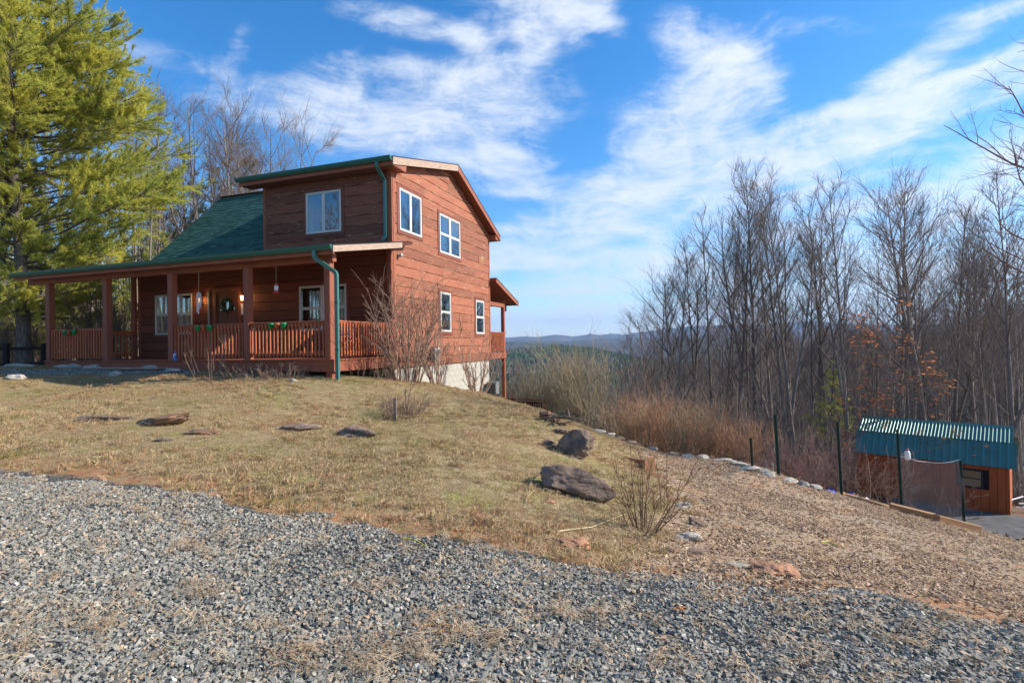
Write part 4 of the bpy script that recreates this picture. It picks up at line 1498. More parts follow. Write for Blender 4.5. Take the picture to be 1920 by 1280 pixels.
def tuft_mesh(name, rng, nb, h, spread, width, mat, lean=.5):
    V, F = [], []
    for i in range(nb):
        a = rng.uniform(0, 6.283)
        r_ = spread * math.sqrt(rng.random())
        bx, by = r_ * math.cos(a), r_ * math.sin(a)
        b = rng.uniform(0, 6.283)
        hh = h * rng.uniform(.5, 1.15)
        ln = hh * rng.uniform(.1, 1.0) * lean
        wx, wy = width * math.cos(b + 1.57), width * math.sin(b + 1.57)
        o = len(V)
        V += [(bx - wx, by - wy, 0), (bx + wx, by + wy, 0), (bx + ln * .4 * math.cos(b) + wx * .6, by + ln * .4 * math.sin(b) + wy * .6, hh * .6), (bx + ln * math.cos(b), by + ln * math.sin(b), hh)]
        F += [(o, o + 1, o + 2), (o, o + 2, o + 3)]
    return mesh_from(name, V, F, mat)


# lawn
x, y = rand_in_view(64000, 3.4, 17.0, -120, 1330, rg, 0.75)
ey = np.interp(x, EDGE_X, EDGE_Y)
ng = .25 * vnoise(x * 2.1, y * 2.1, 12)
hx = (x - HC[0]) * _hc + (y - HC[1]) * _hs
hy = -(x - HC[0]) * _hs + (y - HC[1]) * _hc
keep = (ey - y + ng + .16 * vnoise(x * 6, y * 6, 19) < -.22) & (chips_sd(x, y) + ng < .10) & (forest_sd(x, y) < 0) & (gravel_sd(x, y) < .0)
keep &= ~((hx < .15) & (hx > -10.3) & (hy > -2.6))
x, y = x[keep], y[keep]
n = len(x)
fringe_ = np.exp(-np.clip(y - np.interp(x, EDGE_X, EDGE_Y), 0, 5) / .5)
s = rg.uniform(.6, 1.25, n) * (1 + .5 * fringe_) * (0.9 + .35 * vnoise(x * 1.7, y * 1.7, 14))
t = .70 + .46 * fbm(x * .8, y * .8, 15) + .34 * fbm(x * 3, y * 3, 16) + rg.normal(0, .14, n) - .10 * (fringe_ > .5) * rg.random(n)
src = [tuft_mesh('blade_source', rg, 18, .026, .07, .0024, 'lawn_blade', 2.0) for _ in range(8)]
scatter('lawn_grass', np.stack([x, y, gz(x, y) - .004], 1), np.stack([rg.normal(0, .12, n), rg.normal(0, .12, n), rg.uniform(0, 6.28, n)], 1),
        np.stack([s, s, s], 1), rg.integers(0, 8, n), np.clip(t, 0, 1), src, 'short dormant lawn grass, straw coloured with green patches')

# coarser dead clumps standing out of the turf
k = 5200
x, y = rand_in_view(k, 3.6, 15.0, -120, 1300, rg, 0.6)
ok_ = (np.interp(x, EDGE_X, EDGE_Y) - y < -.05) & (chips_sd(x, y) < .5) & (gravel_sd(x, y) < 0) & (fbm(x * 1.1, y * 1.1, 55) > .02)
hx = (x - HC[0]) * _hc + (y - HC[1]) * _hs
hy = -(x - HC[0]) * _hs + (y - HC[1]) * _hc
ok_ &= ~((hx < .15) & (hx > -10.3) & (hy > -2.6))
x, y = x[ok_], y[ok_]
n = len(x)
s = rg.uniform(.6, 1.5, n)
src = [tuft_mesh('clump_source', rg, 26, .055, .05, .0024, 'lawn_blade', 1.5) for _ in range(5)]
scatter('dead_grass_clumps', np.stack([x, y, gz(x, y) - .006], 1), np.stack([rg.normal(0, .15, n), rg.normal(0, .15, n), rg.uniform(0, 6.28, n)], 1),
        np.stack([s, s, s], 1), rg.integers(0, 5, n), np.clip(rg.normal(.78, .2, n), 0, 1), src, 'coarse dead grass clumps scattered through the lawn')

# clumps of pine straw and dead weeds
cl = []
for (px, py, rr, k) in [(150, 945, .30, 110), (60, 1150, .22, 60), (340, 1030, .16, 90), (560, 1245, .16, 110), (760, 1212, .22, 110), (850, 1180, .12, 50), (700, 1100, .2, 60), (1050, 1150, .18, 50), (300, 960, .2, 60), (480, 1180, .1, 30),
                        (120, 865, .5, 160), (330, 880, .4, 110), (1600, 1180, .22, 60), (1780, 1160, .2, 50), (980, 1045, .3, 130), (820, 1000, .3, 90), (1320, 1060, .3, 80), (60, 840, .4, 80), (1180, 960, .3, 110), (560, 935, .35, 90), (380, 1120, .12, 40), (180, 1180, .1, 40), (925, 1225, .14, 40), (20, 1200, .15, 40)]:
    h0 = hit(px, py)
    a = rg.uniform(0, 6.28, k)
    k = int(k * .22)
    a = a[:k]
    r_ = rr * 2.2 * rg.random(k) ** .8 * (1 + .5 * np.sin(a * 2 + px))
    cl.append(np.stack([h0.x + r_ * np.cos(a), h0.y + .6 * r_ * np.sin(a)], 1))
cl = np.concatenate(cl)
xw, yw = rand_in_view(2600, 2.2, 13, -100, 2000, rg, .4)
cl = np.r_[cl, np.stack([xw, yw], 1)]
n = len(cl)
src = []
for q in range(6):
    V, F = [], []
    for i in range(9):
        a = rg.uniform(0, 6.28)
        L = rg.uniform(.05, .12)
        c0 = rg.uniform(-.03, .03, 2)
        dx, dy = math.cos(a) * L / 2, math.sin(a) * L / 2
        wx, wy = -math.sin(a) * .0010, math.cos(a) * .0010
        o = len(V)
        z0, z1 = rg.uniform(.004, .02), rg.uniform(.004, .02)
        V += [(c0[0] - dx - wx, c0[1] - dy - wy, z0), (c0[0] - dx + wx, c0[1] - dy + wy, z0), (c0[0] + wx, c0[1] + wy, z0 + .008), (c0[0] - wx, c0[1] - wy, z0 + .008), (c0[0] + dx, c0[1] + dy, z1)]
        F += [(o, o + 1, o + 2, o + 3), (o + 3, o + 2, o + 4)]
    src.append(mesh_from('straw_source', V, F, 'straw'))
s = rg.uniform(.8, 1.7, n)
scatter('pine_straw', np.c_[cl, gz(cl[:, 0], cl[:, 1]) + .014], np.stack([rg.normal(0, .2, n), rg.normal(0, .2, n), rg.uniform(0, 6.28, n)], 1),
        np.stack([s, s, s], 1), rg.integers(0, 6, n), rg.random(n), src, 'tan pine straw lying in thin clumps on gravel and grass')

# leaf litter of the wood
x, y = rand_in_view(42000, 11, 60, -100, 2000, rg, .5)
keep = forest_sd(x, y) > -.3
keep &= ~((x > 11.0) & (x < 17.5) & (y > 14.0) & (y < 18.2))
x, y = x[keep], y[keep]
n = len(x)
src = []
for q in range(5):
    v = [(0, 0, 0), (.04, .02, .012), (.09, .0, .004), (.04, -.025, .010), (.045, 0, -.004)]
    v = [(a * rg.uniform(.8, 1.2), b * rg.uniform(.7, 1.3), c) for a, b, c in v]
    src.append(mesh_from('leaf_source', v, [(0, 1, 4), (1, 2, 4), (2, 3, 4), (3, 0, 4)], 'forest_leaf'))
s = rg.uniform(.7, 1.6, n) * (1 + y / 40)
scatter('leaf_litter', np.stack([x, y, gz(x, y) + .015], 1), np.stack([rg.normal(0, .5, n), rg.normal(0, .5, n), rg.uniform(0, 6.28, n)], 1),
        np.stack([s, s, s], 1), rg.integers(0, 5, n), rg.random(n), src, 'brown leaf litter on the woodland floor')


# ------------------------------------------------------------------ woody plants
def rod(rng, p, d, L, r0, r1, nseg, wander, up, n):
    x, y, z = float(p[0]), float(p[1]), float(p[2])
    dx, dy, dz = float(d[0]), float(d[1]), float(d[2])
    q = 1.0 / math.sqrt(dx * dx + dy * dy + dz * dz)
    dx, dy, dz = dx * q, dy * q, dz * q
    pts = [(x, y, z)]
    st = L / nseg
    for (a, b, c) in rng.normal(0, wander, (nseg, 3)).tolist():
        dx += a
        dy += b
        dz += c + up
        q = 1.0 / math.sqrt(dx * dx + dy * dy + dz * dz)
        dx, dy, dz = dx * q, dy * q, dz * q
        x += dx * st
        y += dy * st
        z += dz * st
        pts.append((x, y, z))
    k = (r1 - r0) / nseg
    return np.array(pts), np.array([r0 + k * i for i in range(nseg + 1)]), n


def side_dir(rng, t, ang, az=None):
    tx, ty, tz = float(t[0]), float(t[1]), float(t[2])
    q = 1.0 / math.sqrt(tx * tx + ty * ty + tz * tz)
    tx, ty, tz = tx * q, ty * q, tz * q
    if abs(tz) < .95:
        ax, ay, az_ = ty, -tx, 0.0
    else:
        ax, ay, az_ = 0.0, tz, -ty
    q = 1.0 / math.sqrt(ax * ax + ay * ay + az_ * az_)
    ax, ay, az_ = ax * q, ay * q, az_ * q
    bx, by, bz = ty * az_ - tz * ay, tz * ax - tx * az_, tx * ay - ty * ax
    az = rng.uniform(0, 6.283) if az is None else az
    c, s, ca, sa = math.cos(ang), math.sin(ang), math.cos(az), math.sin(az)
    return np.array([tx * c + (ax * ca + bx * sa) * s, ty * c + (ay * ca + by * sa) * s, tz * c + (az_ * ca + bz * sa) * s])


def along(pts, t):
    f = t * (len(pts) - 1)
    i = min(int(f), len(pts) - 2)
    return pts[i] + (pts[i + 1] - pts[i]) * (f - i), pts[i + 1] - pts[i]


def bare_tree(seed, H, r, start=.42, nl=26, ang=42, reach=.30, up=.10, twig_r=.0052, forks=1, sub=(6, 9), tw=(4, 6), lean=0.0, bow=.02, trunk_n=9, curve=None):
    rng = np.random.default_rng(seed)
    trunks, crown = [], []
    d0 = np.array([lean, rng.normal(0, .02), 1.0])
    T = rod(rng, (0, 0, -.4), d0, H + .4, r, r * .10, 14, bow, .02, trunk_n)
    T[1][:] = r * (1 - np.linspace(0, 1, 15) ** .8 * .93)
    T[1][0] *= 1.35
    stems = [T]
    if forks > 1:
        for k in range(forks - 1):
            tb = rng.uniform(.22, .5)
            p, t = along(T[0], tb)
            dd = side_dir(rng, t, R(rng.uniform(14, 24)))
            F_ = rod(rng, p, dd, H * (1 - tb) * rng.uniform(.8, .98), r * .6, r * .06, 10, .035, .06, 7)
            stems.append(F_)
    trunks = list(stems)
    for S in stems:
        base = start if S is T else .25
        L_all = np.linalg.norm(S[0][-1] - S[0][0])
        for i in range(nl if S is T else int(nl * .6)):
            t = base + (1 - base) * ((i + rng.random()) / nl) ** .9 if S is T else base + (1 - base) * rng.random()
            t = min(t, .985)
            p, tt = along(S[0], t)
            L = H * reach * (1.0 - .60 * ((t - base) / (1 - base)) ** 1.5) * rng.uniform(.55, 1.1)
            rr = max(r * .30 * (1 - t) + .016, .014)
            B = rod(rng, p, side_dir(rng, tt, R(ang * rng.uniform(.75, 1.25)), i * 2.4 + rng.uniform(-.5, .5)), L, rr, .007, 7, .045, up * .75, 5)
            crown.append(B)
            for j in range(rng.integers(*sub)):
                p2, t2 = along(B[0], rng.uniform(.22, .97))
                L2 = L * rng.uniform(.22, .5)
                C_ = rod(rng, p2, side_dir(rng, t2, R(rng.uniform(22, 42))), L2, .010, twig_r * .8, 4, .05, up * .6, 3)
                crown.append(C_)
                for q in range(rng.integers(*tw)):
                    p3, t3 = along(C_[0], rng.uniform(.15, 1.0))
                    crown.append(rod(rng, p3, side_dir(rng, t3, R(rng.uniform(20, 45))), L2 * rng.uniform(.4, .9) + .18, twig_r, twig_r * .45, 2, .05, up * .6, 3))
    tv, tf = tube_arrays(trunks)
    cv, cf = tube_arrays(crown)
    return (tv, tf), (cv, cf), crown


def tree_thing(name, parts, barkm, twigm, loc, rz=0.0, sc=1.0, label=None, cat='tree', group=None):
    (tv, tf), (cv, cf), _ = parts
    e = empty(name, loc, rz, label, cat, group)
    e.scale = (sc, sc, sc)
    link(bpy.data.objects.new('trunk', mesh_from('trunk', tv, tf, barkm, True)), e)
    link(bpy.data.objects.new('crown', mesh_from('crown', cv, cf, twigm, True)), e)
    return e


def plant_copy(src_e, loc, rz, sc, label, group=None, name=None, cat='tree', sxy=1.0):
    c = copy_tree(src_e)
    c.location = loc
    c.rotation_euler = (0, 0, rz)
    c.scale = (sc * sxy, sc * sxy, sc)
    for k in ('label', 'group', 'category'):
        if k in c.keys():
            del c[k]
    tag(c, label, cat, group)
    if name:
        c.name = name
    return c


def ground_at(px, d):
    v = P(px, 640, d)
    return Vector((v.x, d, float(gz(v.x, d)) - .05))


def fit_scale(px, d, ytop, H):
    g_ = ground_at(px, d)
    ztop = P(px, ytop, d).z
    return g_, (ztop - g_.z) / H * (.97 if H > 9.5 else 1.0)


KINDS = {
    'tall': (bare_tree(101, 17, .17, start=.40, nl=30, ang=36, reach=.235, up=.13, sub=(6, 9), tw=(4, 6)), 17),
    'tall2': (bare_tree(102, 17, .16, start=.46, nl=26, ang=34, reach=.23, up=.13, forks=2, sub=(6, 9), tw=(4, 6)), 17),
    'oak': (bare_tree(103, 15, .20, start=.34, nl=20, ang=46, reach=.32, up=.10, forks=3, sub=(8, 11), tw=(4, 6)), 15),
    'vase': (bare_tree(104, 16, .18, start=.36, nl=20, ang=40, reach=.27, up=.12, forks=2, sub=(7, 10), tw=(4, 6)), 16),
    'slim': (bare_tree(105, 13, .095, start=.48, nl=18, ang=38, reach=.18, up=.12, sub=(3, 6), tw=(2, 4), bow=.014, trunk_n=6), 13),
    'slim2': (bare_tree(106, 12, .075, start=.38, nl=15, ang=45, reach=.20, up=.08, sub=(3, 5), tw=(2, 4), bow=.022, trunk_n=6), 12),
    'pole': (bare_tree(107, 15, .12, start=.60, nl=14, ang=34, reach=.20, up=.12, sub=(4, 7), tw=(3, 5), bow=.010, trunk_n=7), 15),
}
first_of = {}
TREE_NO = [0]


def bare(kind, px, d, ytop, label, group=None, name='bare_tree', rz=None, barkm='bark_grey', twigm='twig_grey', lean=0):
    parts, H = KINDS[kind]
    loc, sc = fit_scale(px, d, ytop, H)
    TREE_NO[0] += 1
    rz = (TREE_NO[0] * 2.39996) % 6.283 if rz is None else rz
    key = (kind, barkm, twigm)
    if key not in first_of:
        e = tree_thing(name, parts, barkm, twigm, loc, rz, sc, label, 'tree', group)
        first_of[key] = e
    else:
        sxy = 1.0 if abs(sc - 1) < .35 else 1.0 / math.sqrt(sc) * 1.0
        e = plant_copy(first_of[key], loc, rz, sc, label, group, name, 'tree', min(max(sxy, .8), 1.35))
    if group and not lean:
        lean = (TREE_NO[0] * 7.3) % 9 - 4.5
    if lean:
        e.rotation_euler = (0, R(lean), rz)
    return e


# the row of tall trees standing against the sky, left to right
bare('oak', 1228, 36, 540, 'small bare tree, leftmost of the row of trees right of the valley view')
bare('vase', 1268, 31, 470, 'bare tree with pale twin stems behind the reddish bushes', barkm='bark_pale')
bare('vase', 1298, 33, 462, 'bare grey tree close to the right of the pale twin-stemmed tree')
bare('tall', 1352, 38, 425, 'narrow bare tree at the left shoulder of the tallest trees')
bare('vase', 1382, 31, 372, 'tall bare tree with limbs sweeping left above the bushes')
bare('tall', 1411, 31, 338, 'tallest straight bare tree above the left fence posts')
bare('tall2', 1441, 34, 402, 'bare tree between the two tallest trees above the fence posts')
bare('tall', 1474, 30, 345, 'straight bare tree just left of the thick grey trunk')
bare('tall2', 1489, 27, 336, 'thick grey trunked bare tree above the middle of the fence line')
bare('slim', 1512, 33, 420, 'thin bare tree right of the thick grey trunk')
bare('tall', 1546, 32, 382, 'slender bare tree standing left of the forked one')
bare('tall2', 1582, 26, 342, 'bare tree forking into a narrow V above the shed corner', lean=-3)
bare('slim', 1640, 36, 430, 'thin bare tree behind the orange-leaved beech')
bare('tall', 1680, 31, 352, 'straight bare tree rising over the left half of the shed roof')
bare('oak', 1742, 25, 328, 'wide spreading bare tree leaning left above the shed', lean=-5)
bare('tall2', 1788, 31, 375, 'dense topped bare tree over the right half of the shed roof')
bare('vase', 1828, 30, 432, 'bushy bare tree between the shed and the right edge')
bare('tall', 1872, 32, 400, 'bare tree near the right edge above the shed end')
bare('tall2', 1908, 22, 322, 'tall bare tree cut by the right edge of the view')

# the wood behind them
rw2 = random.Random(21)
SKY = [(950, 690), (1100, 672), (1200, 640), (1300, 590), (1400, 560), (1500, 560), (1600, 570), (1700, 560), (1800, 520), (2000, 480)]
for i in range(140):
    px = 1150 + 850 * rw2.random() ** .8
    d = rw2.uniform(24, 62)
    yt = np.interp(px, [a for a, b in SKY], [b for a, b in SKY]) + rw2.uniform(-30, 60)
    k = rw2.choice(['slim', 'slim2', 'slim', 'pole', 'pole', 'slim2'])
    bm = rw2.choice(['bark_grey', 'bark_grey', 'bark_dark', 'bark_pale'])
    bare(k, px, d, yt, {'bark_grey': 'thin grey bare tree, one of many in the wood on the right', 'bark_dark': 'thin dark bare tree, one of many in the wood on the right', 'bark_pale': 'thin pale bare tree, one of many in the wood on the right'}[bm],
         {'bark_grey': 'thin grey trees of the right-hand wood', 'bark_dark': 'thin dark trees of the right-hand wood', 'bark_pale': 'thin pale trees of the right-hand wood'}[bm], barkm=bm, twigm='twig_grey')
for i in range(14):
    px = rw2.uniform(1330, 1930)
    bare('pole', px, rw2.uniform(29, 44), rw2.uniform(372, 470), 'straight bare pole tree in the dense stand behind the tallest trees', 'straight pole trees behind the front row', barkm='bark_grey')
for i in range(46):
    px = rw2.uniform(925, 1300)
    d = rw2.uniform(34, 95)
    yt = rw2.uniform(668, 712) - (px - 950) * .03
    bare(rw2.choice(['slim2', 'slim2', 'slim', 'slim']), px, d, yt, 'low bare treetop on the falling slope below the house', 'treetops on the slope below the house')

# far woods on the right-hand hill: one mass
x, y = rand_in_view(1500, 52, 150, 1250, 2150, rg, 1.0)
keep = rg.random(len(x)) < 1.0
x, y = x[keep], y[keep]
n = len(x)
srcs = []
for kk in ('slim', 'tall', 'vase'):
    sd_ = {'slim': 205, 'tall': 206, 'vase': 207}[kk]
    (tv, tf), (cv, cf), _ = bare_tree(sd_, 11, .10, start=.35, nl=14, ang=40, reach=.26, up=.10, sub=(4, 6), tw=(3, 4), twig_r=.016, trunk_n=5)
    srcs.append(mesh_from('far_tree_source', np.r_[tv, cv], np.r_[tf, cf + len(tv)], 'bark_grey', True))
s = rg.uniform(.8, 1.15, n)
scatter('distant_wood', np.stack([x, y, gz(x, y)], 1), np.stack([x * 0, x * 0, rg.uniform(0, 6.28, n)], 1), np.stack([s, s, s], 1), rg.integers(0, 3, n), rg.random(n), srcs, 'bare grey-brown wood covering the far hillside on the right', None)

srcs_bare = srcs
# evergreen canopy of the valley hill
azr = np.radians(rg.uniform(-6, 24, 26000))
rr_ = rg.uniform(480, 1250, 26000)
x, y = rr_ * np.sin(azr), rr_ * np.cos(azr)
pat = fbm(x / 90, y / 90, 41)
keep = (pat > -.22) | (rg.random(len(x)) < .45)
x, y, pat = x[keep], y[keep], pat[keep]
n = len(x)
srcs = []
for q in range(5):
    V, F = [], []
    nl_ = 4
    for l_ in range(nl_):
        zb_, zt_ = 1.0 + l_ * 2.3, 4.6 + l_ * 2.4
        rb_ = 3.0 * (1 - l_ / nl_) + .7
        m_ = 9
        o = len(V)
        for a in range(m_):
            r2 = rb_ * rg.uniform(.55, 1.15)
            V.append((r2 * math.cos(a * 6.283 / m_), r2 * math.sin(a * 6.283 / m_), zb_ + rg.uniform(-.6, .6)))
        V.append((rg.uniform(-.2, .2), rg.uniform(-.2, .2), zt_))
        F += [(o + a, o + (a + 1) % m_, o + m_) for a in range(m_)]
    srcs.append(mesh_from('conifer_source', V, F, 'far_conifer'))
s = rg.uniform(.7, 1.3, n)
scatter('distant_evergreen_wood', np.stack([x, y, gz(x, y) - 1], 1), np.stack([x * 0, x * 0, rg.uniform(0, 6.28, n)], 1), np.stack([s * 1.15, s * 1.15, s * rg.uniform(.55, .8, n)], 1), rg.integers(0, 5, n), np.clip(.45 - pat * 1.0 + rg.normal(0, .2, n), 0, 1), srcs, 'dark evergreen wood covering the near hill across the valley', None)


# ------------------------------------------------------------------ pines
def pine(seed, H, r, crown0, radius_fn, whorl=.42, nb=(4, 6), sub=12, tufts=8, needle=.13, nn=11, droop=-.02, nwidth=.0055, angle=72, avoid=None):
    rng = np.random.default_rng(seed)
    T = rod(rng, (0, 0, -.4), (0, 0, 1), H + .4, r, .02, 16, .012, .02, 10)
    T[1][:] = r * (1 - np.linspace(0, 1, 17) * .93)
    T[1][0] *= 1.4
    trunk = [T]
    limbs = []
    tp, td = [], []
    z = crown0
    while z < H - .25:
        for k in range(rng.integers(*nb)):
            L = radius_fn(z) * rng.uniform(.62, 1.08)
            if L < .15:
                continue
            p, tt = along(T[0], min((z + .4 + rng.uniform(-.12, .12)) / (H + .4), .995))
            dz_ = R(angle * rng.uniform(.85, 1.15))
            az_ = rng.uniform(0, 6.283)
            if avoid and z < avoid[2] and abs((math.degrees(az_) - avoid[0] + 180) % 360 - 180) < avoid[1]:
                L = min(L, 1.0)
            B = rod(rng, p, np.array([math.cos(az_) * math.sin(dz_), math.sin(az_) * math.sin(dz_), math.cos(dz_)]), L, max(.012, r * .22 * (1 - z / H) + .008), .006, 8, .07, droop + .05 * (z / H), 5)
            limbs.append(B)
            ns_ = max(3, int(sub * L / 3.0 + 3))
            for j in range(ns_):
                t = rng.uniform(.22, 1.0)
                p2, t2 = along(B[0], t)
                hz = np.array([-t2[1], t2[0], 0.0])
                hz /= np.linalg.norm(hz) + 1e-6
                sgn = 1 if j % 2 else -1
                d2 = t2 / np.linalg.norm(t2) * .8 + hz * sgn * rng.uniform(.3, .9) + np.array([0, 0, rng.uniform(-.45, .8)])
                L2 = L * (.34 - .16 * t) * rng.uniform(.7, 1.2) + .15
                S2 = rod(rng, p2, d2, L2, .008, .004, 3, .10, .03, 3)
                limbs.append(S2)
                nt_ = max(2, int(tufts * L2 / 1.0 + 2))
                for q in range(nt_):
                    p3, t3 = along(S2[0], rng.uniform(.25, 1.0))
                    tp.append(p3)
                    td.append(t3 / np.linalg.norm(t3) + rng.normal(0, .45, 3) + np.array([0, 0, .35]))
        z += whorl * rng.uniform(.75, 1.25)
    tp = np.array(tp)
    td = np.array(td)
    td /= np.linalg.norm(td, axis=1)[:, None]
    m_ = len(tp)
    # needles: one thin triangle each, fanned about the shoot
    d = td[:, None, :] + rng.normal(0, .55, (m_, nn, 3))
    d /= np.linalg.norm(d, axis=2)[:, :, None]
    L = needle * rng.uniform(.7, 1.2, (m_, nn, 1))
    wv_ = np.cross(d, rng.normal(0, 1, (m_, nn, 3)))
    wv_ /= np.linalg.norm(wv_, axis=2)[:, :, None] + 1e-6
    b = tp[:, None, :] + td[:, None, :] * rng.uniform(-.05, .08, (m_, nn, 1))
    v = np.stack([b - wv_ * nwidth, b + wv_ * nwidth, b + d * L], 2).reshape(-1, 3)
    f = np.arange(len(v)).reshape(-1, 3)
    return tube_arrays(trunk), tube_arrays(limbs), (v, f)


def pine_thing(parts, loc, rz, sc, label, leafm='needles', barkm='bark_pine', group=None, name='pine_tree'):
    (tv, tf), (lv, lf), (nv, nf) = parts
    e = empty(name, loc, rz, label, 'tree', group)
    e.scale = (sc, sc, sc)
    link(bpy.data.objects.new('trunk', mesh_from('trunk', tv, tf, barkm, True)), e)
    link(bpy.data.objects.new('limbs', mesh_from('limbs', lv, lf, 'bark_dark', True)), e)
    link(bpy.data.objects.new('crown', mesh_from('crown', nv, nf, leafm)), e)
    return e


def prof(z):
    return float(np.interp(z, [1.6, 2.8, 4.2, 5.4, 6.5, 8.0, 9.5, 11.0, 13.0, 15.5], [2.0, 3.6, 4.7, 4.6, 4.1, 3.7, 3.2, 2.8, 2.1, .4]))


g0 = ground_at(46, 18.2)
big = pine(301, 15.5, .20, 1.5, prof, whorl=.30, nb=(6, 9), sub=25, tufts=19, nn=13, needle=.11, droop=.0, nwidth=.0055, angle=76, avoid=(-75 % 360, 78, 6.6))
pine_thing(big, g0, 0.0, 1.1, 'big white pine with sunny yellow-green needles left of the porch')
small = pine(302, 9.0, .11, .9, lambda z: float(np.interp(z, [0, 1.5, 4, 9], [1.6, 2.1, 1.6, .1])), whorl=.42, nb=(4, 6), sub=9, tufts=7, nn=8, needle=.17, nwidth=.008)
sp = None
for (px, d, yt, lab, mat_) in [(-60, 21, 60, 'second tall pine cut by the left edge behind the big white pine', 'needles'),
                               (140, 27, 470, 'young green pine seen under the porch roof left of the house', 'needles'),
                               (225, 24, 500, 'bushy young pine seen between the porch posts beside the wall', 'needles'),
                               (90, 31, 430, 'young pine behind the trunk of the big white pine', 'needles'),
                               (20, 29, 450, 'young pine at the far left behind the dark fence', 'needles'),
                               (270, 34, 380, 'mid green pine between the big pine and the steep roof', 'needles'),
                               (345, 38, 268, 'dark evergreen with bare twigs in front, left of the ridge', 'needles_dark'),
                               (392, 42, 300, 'dark evergreen behind the ridge of the steep green roof', 'needles_dark'),
                               (440, 40, 290, 'dark evergreen just left of the upper storey', 'needles_dark'),
                               (310, 44, 330, 'dark evergreen farther back, between big pine and roof', 'needles_dark'),
                               (118, 23, 505, 'low pine sapling between the two left porch posts', 'needles'),
                               (178, 30, 440, 'pine sapling with pale trunks before it, above the left railing', 'needles'),
                               (248, 29, 470, 'pine sapling touching the left corner of the house', 'needles'),
                               (60, 24, 520, 'low pine sapling right of the big pine trunk', 'needles'),
                               (300, 30, 400, 'pine crown peeping over the left end of the porch roof', 'needles'),
                               (1556, 30, 672, 'small yellow-green pine standing low among the bare trees', 'needles')]:
    g_, sc = fit_scale(px, d, yt, 9.0)
    if mat_ not in ('needles',) and ('dk' not in first_of):
        first_of['dk'] = pine_thing(small, g_, 1.1, sc, lab, mat_)
        continue
    if mat_ == 'needles' and 'lt' not in first_of:
        first_of['lt'] = pine_thing(small, g_, .3, sc, lab, mat_)
        continue
    plant_copy(first_of['dk' if mat_ != 'needles' else 'lt'], g_, px * .37, sc, lab, None, 'pine_tree')

# far wood on the left behind the house: one mass
x, y = rand_in_view(700, 44, 110, -260, 720, rg, 1.0)
n = len(x)
s = rg.uniform(.75, 1.15, n)
scatter('distant_wood', np.stack([x, y, gz(x, y)], 1), np.stack([x * 0, x * 0, rg.uniform(0, 6.28, n)], 1), np.stack([s, s, s], 1), rg.integers(0, 3, n), rg.random(n), srcs_bare + [first_of['lt'].children[2].data], 'bare wood closing the view behind the left side of the house', None)
# unseen woods added behind the camera and far left to darken the window pane reflections
x = np.r_[rg.uniform(-80, 80, 420), rg.uniform(-92, -30, 330)]
y = np.r_[rg.uniform(-75, -16, 420), rg.uniform(-45, 14, 330)]
n = len(x)
s = rg.uniform(.75, 1.2, n)
scatter('pane_reflection_wood', np.stack([x, y, gz(x, y)], 1), np.stack([x * 0, x * 0, rg.uniform(0, 6.28, n)], 1), np.stack([s, s, s], 1), rg.integers(0, 4, n), rg.random(n), srcs_bare + [first_of['lt'].children[2].data], 'unseen bare wood added out of view for the window pane reflections', None)
# bare trees behind the house and to the left
bare('slim', 287, 31, 158, 'tall slim bare tree standing alone right of the big pine', barkm='bark_pale')
bare('slim', 262, 33, 215, 'thin bare tree hugging the right side of the big pine', barkm='bark_pale')
bare('oak', 385, 34, 182, 'wide bare tree behind the roof ridge, left half of its crown against the sky')
bare('vase', 430, 36, 172, 'tall bare tree in the middle of the group behind the roof', barkm='bark_pale')
bare('oak', 500, 38, 215, 'bare tree spreading right above the upper storey roof')
bare('tall', 342, 40, 260, 'thin bare tree left in the group behind the roof', barkm='bark_pale')
bare('vase', 465, 33, 255, 'bare tree just behind the dormer eave')
for i in range(40):
    px = rw2.uniform(-110, 330)
    d = rw2.uniform(21, 52)
    k = rw2.choice(['slim', 'slim2', 'pole', 'slim'])
    bm = rw2.choice(['bark_pale', 'bark_grey', 'bark_dark'])
    bare(k, px, d, rw2.uniform(180, 420), {'bark_grey': 'slender grey tree in the wood left of the porch', 'bark_dark': 'slender dark tree in the wood left of the porch', 'bark_pale': 'slender pale tree in the wood left of the porch'}[bm],
         {'bark_grey': 'slender grey trees of the left-hand wood', 'bark_dark': 'slender dark trees of the left-hand wood', 'bark_pale': 'slender pale trees of the left-hand wood'}[bm], barkm=bm, twigm='twig_grey')

# ------------------------------------------------------------------ shrubs
def shrub(seed, n, H, spread, r0=.010, lv=2, bend=.05, up=.05, base=.12, br=(4, 7), tips=(2, 4), r_tip=.0028, arch=0.0):
    rng = np.random.default_rng(seed)
    out = []
    for i in range(n):
        a = rng.uniform(0, 6.283)
        b = base * math.sqrt(rng.random())
        t = spread * rng.random() ** .7
        d = np.array([math.cos(a) * t, math.sin(a) * t, 1.0])
        L = H * rng.uniform(.55, 1.08) * math.sqrt(1 + t * t * .5)
        S = rod(rng, (b * math.cos(a), b * math.sin(a), -.08), d, L, r0 * rng.uniform(.6, 1.2), r_tip, 7, bend, up - arch, 4)
        out.append(S)
        for j in range(rng.integers(*br)):
            p, tt = along(S[0], rng.uniform(.25, .97))
            B = rod(rng, p, side_dir(rng, tt, R(rng.uniform(18, 45))), L * rng.uniform(.15, .42), r0 * .42, r_tip, 4, bend * 1.1, up, 3)
            out.append(B)
            if lv > 1:
                for q in range(rng.integers(*tips)):
                    p3, t3 = along(B[0], rng.uniform(.2, 1))
                    out.append(rod(rng, p3, side_dir(rng, t3, R(rng.uniform(20, 50))), L * rng.uniform(.06, .2), r_tip, r_tip * .6, 2, .07, up, 3))
    return tube_arrays(out)


